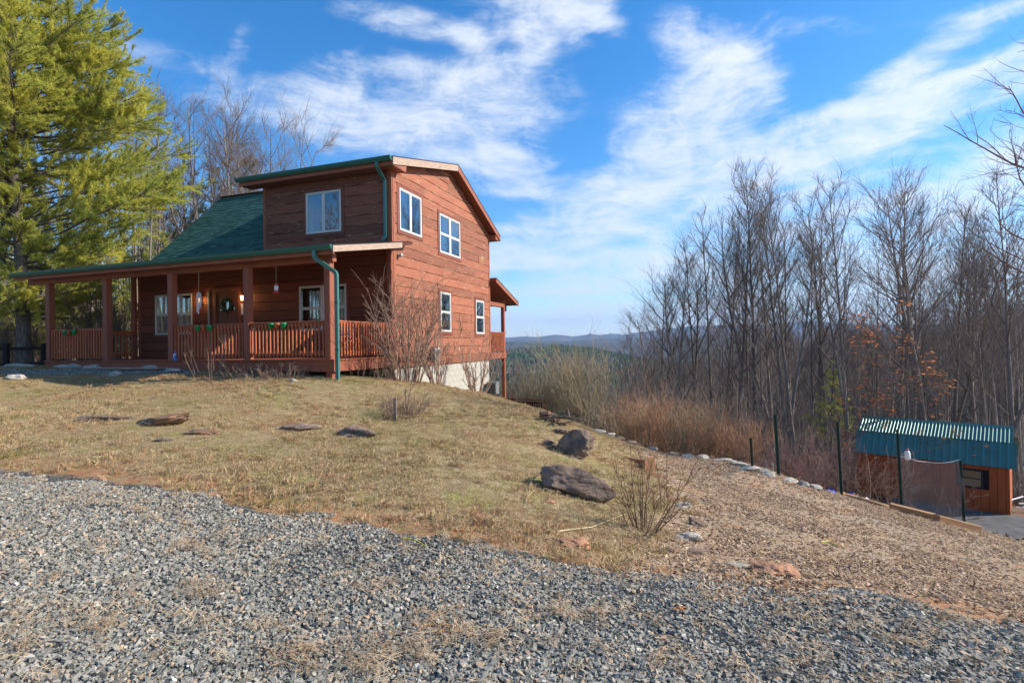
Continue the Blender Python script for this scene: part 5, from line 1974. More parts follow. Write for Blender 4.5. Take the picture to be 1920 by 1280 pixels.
def shrub_thing(seed, px, py, label, mat, name='bare_shrub', d=None, group=None, ytop=None, **kw):
    if ytop is not None:
        kw['H'] = max(.5, (P(px, ytop, d).z - ground_at(px, d).z) * .93)
    v, f = shrub(seed, **kw)
    o = link(bpy.data.objects.new(name, mesh_from(name, v, f, mat, True)))
    loc = hit(px, py) if d is None else ground_at(px, d)
    o.location = loc
    tag(o, label, 'shrub', group)
    return o


# beside the house
s1 = shrub_thing(401, 762, 716, 'big bare shrub of upright grey stems at the front corner of the house', 'twig_tan', d=14.0, n=38, H=2.35, spread=.5, r0=.017, br=(5, 8), tips=(2, 5), base=.38, bend=.055, up=.02, r_tip=.005)
shrub_thing(402, 818, 727, 'bare shrub with curving dark stems in front of the meter box', 'twig_tan', d=15.6, n=18, H=1.9, spread=.62, r0=.022, br=(5, 8), tips=(2, 4), base=.12, bend=.07, up=.05, r_tip=.005)
shrub_thing(403, 893, 742, 'bare shrub of thick forked stems before the pale foundation', 'twig_tan', d=17.6, n=14, H=2.0, spread=.66, r0=.030, br=(4, 7), tips=(2, 4), base=.10, bend=.07, up=.08, r_tip=.006)
shrub_thing(404, 755, 780, 'small dry shrub growing from a mound on the lawn', 'twig_tan', n=70, H=.42, spread=1.2, r0=.006, base=.26, br=(3, 6), r_tip=.0022)
sl = shrub_thing(405, 762, 775, 'single dark leaning stem above the mound shrub', 'bark_dark', n=2, H=.78, spread=.30, r0=.011, base=.03, br=(3, 5), r_tip=.003)
shrub_thing(406, 395, 700, 'tall dry stems standing before the porch steps railing', 'twig_tan', d=12.9, n=12, H=1.15, spread=.34, r0=.009, base=.35, br=(3, 5), r_tip=.003)
for i, (px, d, lab) in enumerate([(440, 12.7, 'dry tangled brush under the porch railing, left clump'), (486, 12.4, 'dry tangled brush under the porch railing, middle clump'), (530, 12.3, 'dry tangled brush under the porch railing, right clump')]):
    shrub_thing(410 + i, px, 0, lab, 'twig_tan', 'dry_brush', d=d, n=34, H=.42, spread=1.3, r0=.006, base=.42, br=(4, 7), r_tip=.0025)
shrub_thing(414, 668, 712, 'thin dry stems at the foot of the right porch railing', 'twig_tan', d=13.1, n=16, H=.62, spread=.7, r0=.006, base=.55, br=(3, 5), r_tip=.0025)
shrub_thing(415, 715, 712, 'low dry weeds between porch corner post and big shrub', 'twig_tan', d=13.7, n=14, H=.6, spread=.6, r0=.006, base=.4, br=(3, 5), r_tip=.0025)
# slope shrub
shrub_thing(420, 1205, 998, 'brown bare shrub with long stems on the edge of the wood chip slope', 'twig_brown', n=15, H=.82, spread=.85, r0=.0085, base=.09, br=(4, 7), tips=(2, 4), r_tip=.0018, up=.03)
shrub_thing(421, 1250, 960, 'two tall thin twigs behind the brown slope shrub', 'twig_brown', n=3, H=.95, spread=.10, r0=.005, base=.08, br=(1, 3), r_tip=.0018)
# reddish brown bushes along the path
ph = [(1165, 15.6, 752), (1205, 15.0, 742), (1252, 14.6, 745), (1300, 14.0, 758), (1345, 13.5, 770), (1385, 13.0, 785), (1230, 17.2, 738), (1330, 15.6, 756), (1180, 18.0, 742)]
lb = ['leftmost reddish bush of the row beside the path', 'second reddish bush from the left beside the path', 'tall reddish bush in the middle of the row beside the path', 'reddish bush behind the leaning pale stick', 'reddish bush above the left end of the stone border', 'last reddish bush of the row before the fence posts', 'taller bush behind the middle of the reddish row', 'taller bush behind the right part of the reddish row', 'taller bush behind the left end of the reddish row']
for i, (px, d, h_) in enumerate(ph):
    shrub_thing(430 + i, px, 0, lb[i], 'twig_red' if i % 3 else 'twig_olive', 'bushy_shrub', d=d, group='reddish bushes along the path', n=46, ytop=h_, spread=.62, r0=.008, base=.34, br=(5, 8), tips=(3, 5), r_tip=.0032)
# olive thicket behind the lower deck
ol = [(985, 27, 708), (1020, 26, 700), (1050, 25, 672), (1085, 24, 664), (1120, 24.5, 690), (1068, 28, 650), (1010, 30, 692), (1150, 28, 712), (957, 28, 705)]
lb = ['olive sapling clump at the right end of the lower deck rail', 'olive sapling clump behind the deck rail stairs', 'tall olive sapling clump above the dark wood pile', 'dense olive sapling clump left of the path', 'olive sapling clump where the path disappears', 'tallest olive sapling clump against the green hill', 'olive sapling clump far behind the lower deck rail', 'olive sapling clump behind the reddish bushes, left end', 'olive sapling clump just right of the rear porch post']
for i, (px, d, h_) in enumerate(ol):
    shrub_thing(450 + i, px, 0, lb[i], 'twig_olive', 'sapling_thicket', d=d, group='olive sapling clumps below the house', n=26, ytop=h_, spread=.26, r0=.018, base=.7, br=(7, 11), tips=(3, 6), r_tip=.0055, up=.06)
# purple brambles behind the tall fence posts
pb = [(1430, 14.5, 800), (1480, 14.5, 800), (1520, 14.0, 805), (1560, 15.0, 810), (1620, 14.2, 830), (1655, 13.6, 850), (1590, 17.5, 790), (1500, 17, 780), (1740, 13.6, 905)]
lb = ['purple brown brambles left of the first tall fence post', 'purple brown brambles behind the first tall fence post', 'purple brown brambles between the first two tall fence posts', 'purple brown brambles at the second tall fence post', 'arching brambles in front of the left half of the shed', 'arching brambles left of the post with the white jug', 'tall brambles beside the left end of the shed', 'tall brambles back in the wood left of the shed', 'pale arching brambles behind the netting']
for i, (px, d, h_) in enumerate(pb):
    shrub_thing(470 + i, px, 0, lb[i], 'twig_purple' if i < 4 or i == 7 else 'twig_tan', 'bramble', d=d, group='brambles by the garden fence', n=(24 if i < 4 else 12), ytop=h_, spread=.8, r0=.007, base=.5, br=(5, 8), tips=(2, 4), r_tip=.003, arch=.13, up=.04)
# undergrowth in the wood
rg2 = random.Random(9)
v_, f_ = shrub(490, n=26, H=2.2, spread=.5, r0=.012, base=.6, br=(6, 9), tips=(3, 5), r_tip=.005)
um = mesh_from('bare_thicket', v_, f_, 'twig_grey', True)
for i in range(64):
    left = i >= 44
    px = rg2.uniform(-60, 300) if left else rg2.uniform(1180, 1960)
    d = rg2.uniform(19, 30) if left else rg2.uniform(17.5, 34)
    if not left and px > 1560 and d < 21: d += 5
    o = link(bpy.data.objects.new('bare_thicket', um))
    o.location = ground_at(px, d)
    o.rotation_euler = (0, 0, rg2.uniform(0, 6.28))
    q = rg2.uniform(.8, 1.5)
    o.scale = (q, q, q)
    tag(o, 'bare grey thicket at the foot of the left-hand wood' if left else 'bare grey thicket at the foot of the right-hand wood', 'shrub', 'thickets under the left-hand trees' if left else 'thickets under the right-hand trees')

# beech that kept its orange leaves
bt = bare_tree(601, 7.5, .06, start=.12, nl=22, ang=68, reach=.36, up=.02, sub=(5, 8), tw=(3, 5), bow=.03, trunk_n=6)
gb, scb = fit_scale(1668, 20.2, 590, 7.5)
be = tree_thing('beech_tree', bt, 'bark_grey', 'twig_grey', gb, 0.4, scb, 'young beech still carrying orange leaves in flat layers')
rng = np.random.default_rng(8)
V, F = [], []
for (pts, rad, n_) in bt[2]:
    if rad[0] > .0105 or rng.random() < .66:
        continue
    for k in range(4):
        p = along(pts, rng.uniform(.3, 1))[0] + rng.normal(0, .05, 3)
        a = rng.uniform(0, 6.28)
        L, wd = rng.uniform(.12, .19), rng.uniform(.045, .07)
        u = np.array([math.cos(a), math.sin(a), rng.uniform(-.5, .1)])
        v = np.array([-math.sin(a), math.cos(a), rng.uniform(-.4, .4)])
        o = len(V)
        V += [p, p + u * L * .5 + v * wd, p + u * L, p + u * L * .5 - v * wd]
        F.append((o, o + 1, o + 2, o + 3))
link(bpy.data.objects.new('leaves', mesh_from('leaves', np.array(V), np.array(F), 'leaf_orange')), be)
# oak behind the roof keeps brown leaves
pk, pH = KINDS['oak']
go, sco = fit_scale(470, 31, 300, pH)
ok = tree_thing('oak_tree', pk, 'bark_grey', 'twig_grey', go, 2.2, sco, 'small oak with brown leaves left on it, behind the steep roof')
V, F = [], []
for (pts, rad, n_) in pk[2]:
    if rad[0] > .0105 or rng.random() < .5:
        continue
    p = along(pts, rng.uniform(.3, 1))[0] + rng.normal(0, .05, 3)
    a = rng.uniform(0, 6.28)
    L, wd = rng.uniform(.10, .18), rng.uniform(.04, .06)
    u = np.array([math.cos(a), math.sin(a), rng.uniform(-1, 0)])
    v = np.array([-math.sin(a), math.cos(a), rng.uniform(-.4, .4)])
    o = len(V)
    V += [p, p + u * L * .5 + v * wd, p + u * L, p + u * L * .5 - v * wd]
    F.append((o, o + 1, o + 2, o + 3))
link(bpy.data.objects.new('leaves', mesh_from('leaves', np.array(V), np.array(F), 'leaf_brown')), ok)

# near tree whose limbs reach in from the right edge
nt_rng = np.random.default_rng(71)
gn = ground_at(2010, 13.0)
Hn = P(2010, 60, 13.0).z - gn.z
T = rod(nt_rng, (0, 0, -.4), (0.02, 0, 1), Hn, .17, .03, 12, .015, .02, 9)
crown = []
for (t, L, zz, elev) in [(.60, 3.4, 0, 12), (.66, 3.0, 0, 18), (.73, 3.3, 0, 30), (.80, 2.6, 0, 40), (.55, 2.6, 0, 5), (.87, 2.2, 0, 52), (.70, 2.4, 0, 20), (.93, 1.7, 0, 60)]:
    for az in (nt_rng.uniform(165, 205), nt_rng.uniform(-60, 60), nt_rng.uniform(200, 260)):
        p, tt = along(T[0], t)
        d = (math.cos(R(az)) * math.cos(R(elev)), math.sin(R(az)) * math.cos(R(elev)), math.sin(R(elev)))
        B = rod(nt_rng, p, d, L * nt_rng.uniform(.8, 1.1), .035, .008, 9, .08, .06, 5)
        crown.append(B)
        for j in range(9):
            p2, t2 = along(B[0], nt_rng.uniform(.2, .97))
            C_ = rod(nt_rng, p2, side_dir(nt_rng, t2, R(nt_rng.uniform(25, 55))), L * nt_rng.uniform(.2, .42), .010, .004, 5, .12, .04, 3)
            crown.append(C_)
            for q in range(6):
                p3, t3 = along(C_[0], nt_rng.uniform(.15, 1))
                crown.append(rod(nt_rng, p3, side_dir(nt_rng, t3, R(nt_rng.uniform(25, 60))), nt_rng.uniform(.15, .45), .0042, .002, 3, .15, .03, 3))
tv, tf = tube_arrays([T])
cv, cf = tube_arrays(crown)
tree_thing('bare_tree', ((tv, tf), (cv, cf), None), 'bark_dark', 'twig_purple', gn, 0, 1.0, 'near bare tree outside the frame whose dark limbs reach in at the upper right')


# ------------------------------------------------------------------ rocks
def rock_mesh(name, seed, sx, sy, sz, mat, cuts=9, rough=.10, sub=3):
    rng = random.Random(seed)
    import bmesh
    bm = bmesh.new()
    bmesh.ops.create_icosphere(bm, subdivisions=sub, radius=1.0)
    pl = []
    for k in range(cuts):
        n_ = Vector((rng.gauss(0, 1), rng.gauss(0, 1), rng.gauss(0, .8))).normalized()
        pl.append((n_, rng.uniform(.50, .82)))
    for v in bm.verts:
        c = v.co.copy()
        for n_, d_ in pl:
            q = c.dot(n_) - d_
            if q > 0:
                c -= n_ * q * .9
        nn_ = mnoise.fractal(c * 1.6 + Vector((seed, 0, 0)), 1.0, 2.0, 5)
        c += c.normalized() * nn_ * rough
        v.co = Vector((c.x * sx, c.y * sy, c.z * sz))
    me = bpy.data.meshes.new(name)
    bm.to_mesh(me)
    bm.free()
    me.materials.append(MAT[mat])
    return me


def rock(px, py, wpx, sy, sz, label, mat='boulder_stone', seed=1, sink=.25, rz=None, name='rock', tilt=0, cuts=9, cat='rock', group=None, sub=4, rough=.22):
    g_ = hit(px, py)
    sx = wpx / 1010.0 * g_.y / 2 * 1.25
    o = link(bpy.data.objects.new(name, rock_mesh(name, seed, sx, sy, sz, mat, cuts, rough, sub)))
    o.location = (g_.x, g_.y + sy * .3, g_.z + sz * (1 - 2 * sink) * .8)
    o.rotation_euler = (0, R(tilt), random.Random(seed).uniform(-.3, .3) if rz is None else rz)
    tag(o, label, cat, group)
    return o


rock(1082, 856, 70, .26, .30, 'big upright brown boulder at the crest of the lawn', seed=11, name='boulder', sub=5, sink=.2, tilt=8)
rock(1072, 926, 146, .26, .21, 'long low brown boulder on the lawn slope', seed=12, name='boulder', sub=5, sink=.26, tilt=3, rz=-.15, cuts=6, rough=.16)
rock(1030, 838, 30, .12, .08, 'small grey stone against the left side of the upright boulder', seed=13)
rock(665, 818, 72, .20, .13, 'dark flat rock nearest the mound shrub in the lawn', seed=14, sink=.36)
rock(562, 807, 74, .18, .075, 'dark flat rock left of the larger flat one in the lawn', seed=15, sink=.38)
rock(300, 797, 104, .22, .10, 'rust coloured slab tilting out of the lawn', 'boulder_rust', seed=16, tilt=-9, sink=.2)
rock(378, 814, 66, .12, .055, 'small oval rock in the lawn right of the rust coloured slab', 'boulder_rust', seed=17, sink=.36)
rock(190, 789, 112, .20, .07, 'long thin grey rock in the lawn left of the rust coloured slab', seed=18, sink=.36)
rock(305, 828, 30, .06, .03, 'tiny grey rock below the rust coloured slab', seed=19)
rock(1080, 1030, 62, .09, .055, 'orange clay clod at the edge of the gravel, below the long boulder', 'clay', seed=20, sink=.15, rough=.3, cat='clay clod')
rock(1450, 1078, 70, .14, .055, 'orange clay clod by the gravel at the foot of the chip slope', 'clay', seed=21, sink=.2, rough=.3, cat='clay clod')
rock(1030, 942, 22, .04, .02, 'small peach coloured stone below the long boulder', 'clay', seed=22)
rock(1283, 952, 34, .05, .04, 'pale stone uppermost in the scatter beside the slope shrub', 'stone_white', seed=23)
rock(1308, 985, 40, .06, .05, 'pointed blue-grey stone right of the slope shrub', seed=24, tilt=20)
rock(1285, 1012, 46, .07, .05, 'grey stone half buried below the pointed blue-grey one', 'stone_white', seed=25)
rock(1305, 1040, 40, .05, .045, 'dark stone lowest in the scatter beside the slope shrub', seed=26)
rock(1262, 1035, 30, .05, .03, 'rusty stone below the slope shrub', 'boulder_rust', seed=27)
rock(1375, 1062, 56, .06, .02, 'flat pale stone left of the lower clay clod', 'stone_white', seed=28)
rock(548, 716, 16, .06, .05, 'white stone on the bare soil under the porch', 'stone_white', seed=29)
rock(1050, 812, 26, .12, .08, 'grey stone behind the upright boulder', seed=30)
bl = [(1122, 808, 24, 'white border stone where the path begins, left one'), (1142, 810, 24, 'white border stone where the path begins, right one'), (1160, 814, 22, 'brown border stone under the leftmost reddish bush'), (1186, 820, 20, 'tan border stone right of the brown one'),
      (1222, 828, 20, 'pale tan stone at the path edge under the second bush'), (1262, 836, 20, 'dark border stone near the middle bushes'), (1292, 842, 24, 'grey border stone by the fallen pale branch'), (1318, 850, 24, 'brown border stone by the fallen pale branch'),
      (1358, 862, 44, 'long pale border stone, first of the bright run'), (1384, 870, 32, 'rounded pale border stone, second of the bright run'), (1408, 880, 40, 'broad grey-white border stone under the last bush'), (1432, 884, 26, 'pointed white border stone beside two pipe stubs'),
      (1443, 890, 30, 'low white border stone left of the tall post'), (1486, 902, 34, 'pale slab of the border right of the tall post'), (1505, 908, 24, 'small slab of the border right of the pale slab'), (1530, 914, 24, 'white border stone before the blue scraps')]
for i, (px, py, wp, lab) in enumerate(bl):
    rock(px, py + 3, wp, .12, .075, lab, 'stone_white' if ('white' in lab or 'pale' in lab) else 'boulder_stone', seed=40 + i, sink=.33, sub=3, name='border_stone', group='border stones along the path')
ll = [(35, 688, 60, 'pale rock nearest the left edge below the dark fence'), (112, 690, 30, 'pale rock under the left corner post of the porch'), (140, 690, 46, 'white rock below the left porch railing'), (172, 692, 40, 'white rock left of the wooden step'), (282, 694, 36, 'grey rock right below the wooden step'), (20, 712, 44, 'pale stone slab at the left edge of the shaded gravel'), (215, 706, 30, 'pale stone at the lower edge of the shaded gravel'), (325, 698, 28, 'flat grey rock before the gnome')]
for i, (px, py, wp, lab) in enumerate(ll):
    rock(px, py, wp, .16, .09, lab, 'stone_white', seed=60 + i, sink=.25, sub=3, name='limestone_rock')
# wood pile by the boulder
gp = hit(1045, 796)
e = empty('branch_pile', gp, 0, 'dark pile of old branches behind the upright boulder', 'branch pile')
rp = np.random.default_rng(4)
for k in range(16):
    a = rp.uniform(-.6, .6) + (1.57 if k % 4 == 0 else 0)
    c_ = np.array([rp.uniform(-.35, .35), rp.uniform(-.2, .2), rp.uniform(.02, .22)])
    d_ = np.array([math.cos(a), math.sin(a), rp.uniform(-.2, .3)])
    S = rod(rp, c_ - d_ * .3, d_, rp.uniform(.4, .7), .018, .010, 4, .10, 0, 5)
    v_, f_ = tube_arrays([S])
    link(bpy.data.objects.new('branch', mesh_from('branch', v_, f_, 'bark_dark', True)), e)


def stick(pts_px, r_, mat, label, name='stick', lift=.02, cat='stick'):
    pts = []
    for (px, py) in pts_px:
        h_ = hit(px, py)
        pts.append((h_.x, h_.y, h_.z + lift))
    # refine
    fine_ = []
    for a, b in zip(pts[:-1], pts[1:]):
        for t in (0, .34, .67):
            fine_.append(tuple(a[i] * (1 - t) + b[i] * t for i in range(3)))
    fine_.append(pts[-1])
    o = MB().tube(fine_, list(np.linspace(r_, r_ * .5, len(fine_))), 6).build(name, mat, None, True)
    return tag(o, label, cat)


stick([(1045, 1001), (1110, 992), (1172, 968)], .0065, 'stick_pale', 'long pale stick lying below the long boulder')
stick([(1004, 920), (988, 935), (986, 950)], .0045, 'stick_pale', 'short curved pale stick left of the long boulder')
stick([(1143, 945), (1168, 965)], .007, 'stick_pale', 'short pale stick right of the long boulder')
stick([(1255, 838), (1300, 841), (1340, 828)], .018, 'stick_pale', 'fallen pale branch across the path edge', lift=.06)
stick([(757, 1014), (778, 1018), (800, 1031)], .0065, 'rope_yellow', 'short piece of yellow-green rope on the gravel', 'rope', .02, 'rope')
stick([(1540, 1018), (1558, 1018), (1575, 1028)], .005, 'rope_yellow', 'thin yellow string on the wood chips', 'string', .015, 'string')
hp = hit(1262, 1150)
V = [(0, 0, .01), (.02, .012, .014), (.035, .005, .02), (.05, .024, .012), (.06, .004, .022), (.085, .0, .012), (.06, -.008, .02), (.048, -.026, .01), (.035, -.006, .02), (.02, -.014, .012)]
o = MB().poly(V, [(0, 1, 2, 8, 9), (2, 3, 4, 6, 7, 8), (4, 5, 6)]).build('oak_leaf', 'oak_leaf', None)
o.location = hp + Vector((0, 0, .015))
tag(o, 'curled orange oak leaf on the gravel', 'leaf')

# post stake at the lawn shrub
gp = hit(741, 790)
e = MB().box(-.025, .025, -.02, .02, -.1, .42, .004).build('stake', 'bark_grey', None)
e.location = gp
tag(e, 'short grey stake standing in the mound on the lawn', 'stake')

# timber edging in the slope
g_ = hit(1221, 884)
e = empty('timber_edging', (g_.x, g_.y, g_.z), R(128), 'brown timber edging boards holding the slope beside the path', 'edging')
MB().box(.02, 1.15, -.035, .035, -.2, .17, .008).build('board', 'timber_brown', e)
MB().box(-.05, .015, -.05, .24, -.25, .24, .008).build('board', 'timber_brown', e)


def on_line(a, b, hgt, wid, label, mat='timber_tan', name='landscape_timber', cat='timber', group=None):
    A, B = hit(*a), hit(*b)
    d_ = (B - A)
    L = d_.length
    o = MB().box(0, L, -wid / 2, wid / 2, -.05, hgt, .012).build(name, mat, None)
    o.location = A
    o.rotation_euler = Vector(d_).to_track_quat('X', 'Z').to_euler()
    return tag(o, label, cat, group)


on_line((1588, 926), (1664, 953), .07, .12, 'thin dull timber of the garden border, left of the netting')
on_line((1668, 955), (1752, 976), .14, .14, 'tan timber of the garden border below the netting, left piece')
on_line((1754, 978), (1832, 998), .14, .14, 'tan timber of the garden border below the netting, right piece')


# tall garden fence posts
def garden_post(px, py, ytop, label, r_=.029):
    g_ = hit(px, py)
    h_ = P(px, ytop, g_.y).z - g_.z
    e = empty('garden_fence_post', g_, 0, label, 'fence post')
    MB().box(-r_, r_, -r_ * .5, r_ * .5, -.2, h_, .006).build('post_bar', 'dark_post', e)
    m_ = MB()
    m_.box(-.008, .008, -r_ * .5 - .02, -r_ * .5, 0.02, h_ - .02, 0)
    m_.build('post_rib', 'dark_post', e)
    e.rotation_euler = (0, R(-2.2), 0)
    return g_, h_


garden_post(1460, 891, 776, 'tall dark green post left in the row, among brambles')
garden_post(1578, 922, 790, 'tall dark green post by the blue scraps, second from the left')
gA, hA = garden_post(1691, 953, 805, 'tall dark green post in front of the shed with a white jug')
gB, hB = garden_post(1808, 982, 862, 'dark green leaning post at the right end of the netting')
garden_post(1411, 882, 820, 'short dark post at the left end of the garden row', .025)
# netting between the last two posts
nb_, nh_ = [], []
V, F = [], []
nxn = 14
for j in range(6):
    for i in range(nxn + 1):
        t = i / nxn
        s_ = j / 5
        base = gA * (1 - t) + gB * t
        top = 1.22 + .22 * t - .10 * math.sin(math.pi * t)
        z = base.z + .06 + s_ * (top - .06)
        V.append((base.x - .04 * s_ + .02 * math.sin(i * 1.3 + j), base.y - .03 + .03 * math.sin(i * .9 + j * 1.7), z))
for j in range(5):
    for i in range(nxn):
        o_ = j * (nxn + 1) + i
        F.append((o_, o_ + 1, o_ + nxn + 2, o_ + nxn + 1))
e = empty('garden_netting', gA, 0, 'grey see-through netting stretched between two green posts', 'netting')
Vn = [tuple(Vector(v) - gA) for v in V]
MB().poly(Vn, F).build('net', 'netting', e, True)
top_pts = Vn[-(nxn + 1):]
MB().tube(top_pts, .008, 5).build('top_wire', 'white_plastic', e)
# jug hung on the post
e = empty('plastic_jug', gA + Vector((.10, -.06, 1.15)), 0, 'white plastic jug with red cap hung on the green post', 'jug')
MB().lathe([(.0, -.02), (.055, 0), (.06, .02), (.06, .13), (.05, .17), (.025, .20), (.0, .20)], n=12).build('jug_body', 'white_plastic', e, True)
MB().lathe([(.0, .195), (.03, .196), (.03, .235), (.0, .237)], n=10).build('cap', 'red_plastic', e, True)
# pipe stubs and blue scraps
for (px, py, lab) in [(1437, 884, 'left white pipe stub among the border stones'), (1449, 888, 'right white pipe stub among the border stones')]:
    g_ = hit(px, py)
    o = MB().lathe([(.016, -.05), (.016, .22), (.012, .22), (.012, -.05)], n=8).build('pipe_stub', 'stone_white', None)
    o.location = g_
    tag(o, lab, 'pipe')


def crumple(px, py, sx, sy, sz, mat, label, seed, name='tarp_scrap', cat='tarp'):
    rr_2 = random.Random(seed)
    g_ = hit(px, py)
    V, F = [], []
    n_ = 8
    for j in range(n_ + 1):
        for i in range(n_ + 1):
            x_, y_ = (i / n_ - .5), (j / n_ - .5)
            k_ = max(0, 1 - (2 * abs(x_)) ** 2.5) * max(0, 1 - (2 * abs(y_)) ** 2.5)
            V.append((x_ * sx + rr_2.uniform(-.1, .1) * sx / n_ * 4, y_ * sy, .01 + sz * k_ * rr_2.uniform(.5, 1.1)))
    F = [(j * (n_ + 1) + i, j * (n_ + 1) + i + 1, (j + 1) * (n_ + 1) + i + 1, (j + 1) * (n_ + 1) + i) for j in range(n_) for i in range(n_)]
    o = MB().poly(V, F).build(name, mat, None)
    o.location = g_
    tag(o, label, cat)


crumple(1556, 915, .24, .2, .09, 'blue_tarp', 'small blue tarp scrap left of the second tall post', 1)
crumple(1598, 928, .26, .22, .12, 'blue_tarp', 'blue tarp scrap right of the second tall post', 2)
crumple(1568, 922, .42, .25, .08, 'timber_tan', 'tan cloth scrap lying between the blue scraps', 3, 'cloth_scrap', 'cloth')
crumple(1620, 932, .26, .2, .08, 'white_plastic', 'white scrap right of the blue tarp scraps', 4, 'plastic_scrap', 'scrap')

# ------------------------------------------------------------------ garden shed
SHX = Vector((15.62, 17.0, 0))
SA = -44.0
SZ = -4.14
shed = empty('garden_shed', (SHX.x, SHX.y, SZ), R(SA), 'small brown shed with green ribbed metal barn roof, lower right', 'shed')
LS = 4.15
W_ = 2.4
rw3 = random.Random(3)
core = MB().box(-LS, -.02, .02, W_, 0, 1.60).build('wall', 'dark_room', shed)
k = 0
x = -LS
while x < -.01:
    x1_ = min(x + .203, 0)
    holes_z = [(0.02, 1.59)]
    if x1_ > -1.30 and x < -.62:
        holes_z = [(.02, .72), (1.36, 1.59)]
    for (z0_, z1_) in holes_z:
        MB().box(x + .004, x1_ - .004, -.012 + rw3.uniform(-.002, .002), .018, z0_, z1_, .004).build('board', 'shed_board', core)
    x = x1_
# gable ends
GP = [(0.0, 1.60), (.42, 2.17), (1.2, 2.58), (1.98, 2.17), (2.4, 1.60)]
for xx in (-LS, -.02):
    MB().prism([(0.02, 0.0)] + [(a + (.02 if a == 0 else 0), b) for a, b in GP] + [(2.4, 0.0)], xx, xx + .02).build('gable_wall', 'shed_board', shed)


def ribbed(ya, za, yb, zb, x0, x1, pitch, name):
    """profiled metal sheet with raised ribs running up the slope"""
    L = math.hypot(yb - ya, zb - za)
    ny_, nz_ = -(zb - za) / L, (yb - ya) / L
    if nz_ < 0: ny_, nz_ = -ny_, -nz_
    prof = []
    x = x0
    while x < x1:
        prof += [(x, 0), (x + pitch * .55, 0), (x + pitch * .68, .020), (x + pitch * .85, .020)]
        x += pitch
    prof.append((x1, 0))
    n_ = len(prof)
    V = []
    for (y_, z_) in ((ya, za), (yb, zb)):
        V += [(px_, y_ + ny_ * h_, z_ + nz_ * h_) for (px_, h_) in prof]
    V += [(px_, y_ - ny_ * .012, z_ - nz_ * .012) for (y_, z_) in ((ya, za), (yb, zb)) for (px_, h_) in (prof[0], prof[-1])]
    F = [(i, i + 1, i + 1 + n_, i + n_) for i in range(n_ - 1)]
    b_ = 2 * n_
    F += [(b_, b_ + 1, b_ + 3, b_ + 2)]
    return MB().poly(V, F).build(name, 'shed_roof_metal', shed)


m, nt = new_mat('shed_roof_metal')
co = nt.node('ShaderNodeTexCoord').outputs['Object']
n1 = nt.noise(co, 2.0, 4.0)
c = nt.mix(n1, (0.02, 0.12, 0.10), (0.06, 0.21, 0.18))
finish(nt, c, 0.38, n1, 0.05, 0.01, 0.25, 0.8)
ribbed(-.10, 1.50, .42, 2.23, -LS - .05, .06, .20, 'lower_roof_sheet')
ribbed(.40, 2.235, 1.2, 2.65, -LS - .05, .06, .10, 'upper_roof_sheet')
ribbed(1.2, 2.65, 2.0, 2.235, -LS - .05, .06, .10, 'upper_roof_sheet')
ribbed(1.98, 2.23, 2.5, 1.50, -LS - .05, .06, .20, 'lower_roof_sheet')
MB().prism([(1.08, 2.605), (1.2, 2.69), (1.32, 2.605), (1.2, 2.672)], -LS - .06, .07).build('ridge_cap', 'shed_roof_metal', shed)
mb = MB()
for a, b in (((-1.28, -1.23), (.74, 1.34)), ((-.69, -.64), (.74, 1.34)), ((-1.23, -.69), (.74, .79)), ((-1.23, -.69), (1.29, 1.34)), ((-1.23, -.69), (1.03, 1.06))):
    mb.box(a[0], a[1], -.035, .02, b[0], b[1], .004)
wn_ = mb.build('window', 'black_metal', shed)
MB().box(-1.23, -.69, -.010, -.006, 1.06, 1.29).build('pane', 'glass', wn_)
MB().box(-1.23, -.69, -.022, -.018, .79, 1.03).build('pane', 'glass', wn_)
MB().box(-1.23, -.69, .004, .010, .79, 1.03).build('blind', 'curtain_cloth', wn_)
# paved pad in front
pad = MB().poly([HLs for HLs in [(-3.2, -2.6, 0), (2.6, -2.6, 0), (2.6, -.04, 0), (-3.2, -.04, 0)]] + [(-3.2, -2.6, -.12), (2.6, -2.6, -.12), (2.6, -.04, -.12), (-3.2, -.04, -.12)], [(0, 1, 2, 3), (0, 4, 5, 1), (1, 5, 6, 2), (2, 6, 7, 3), (3, 7, 4, 0)]).build('pavement', 'pad_grey', None)
pad.location = (SHX.x, SHX.y, SZ + .035)
pad.rotation_euler = (0, 0, R(SA))
tag(pad, 'grey paved strip in front of the shed', kind='structure')
rr3 = random.Random(12)
for k in range(7):
    o = MB().tube([(0, 0, 0), (rr3.uniform(.7, 1.1), 0, rr3.uniform(-.02, .05))], .022, 7).build('plastic_pipe', 'white_plastic', None)
    c_ = P(1912, 955, 17.6)
    o.location = (c_.x + rr3.uniform(-.2, .3), 17.6 + rr3.uniform(-.3, .3), float(gz(c_.x, 17.6)) + .05 + .04 * k)
    o.rotation_euler = (0, 0, rr3.uniform(-.7, .5))
    tag(o, 'pale plastic pipe in the loose heap right of the shed', 'pipe', 'pale pipes heaped beside the shed')

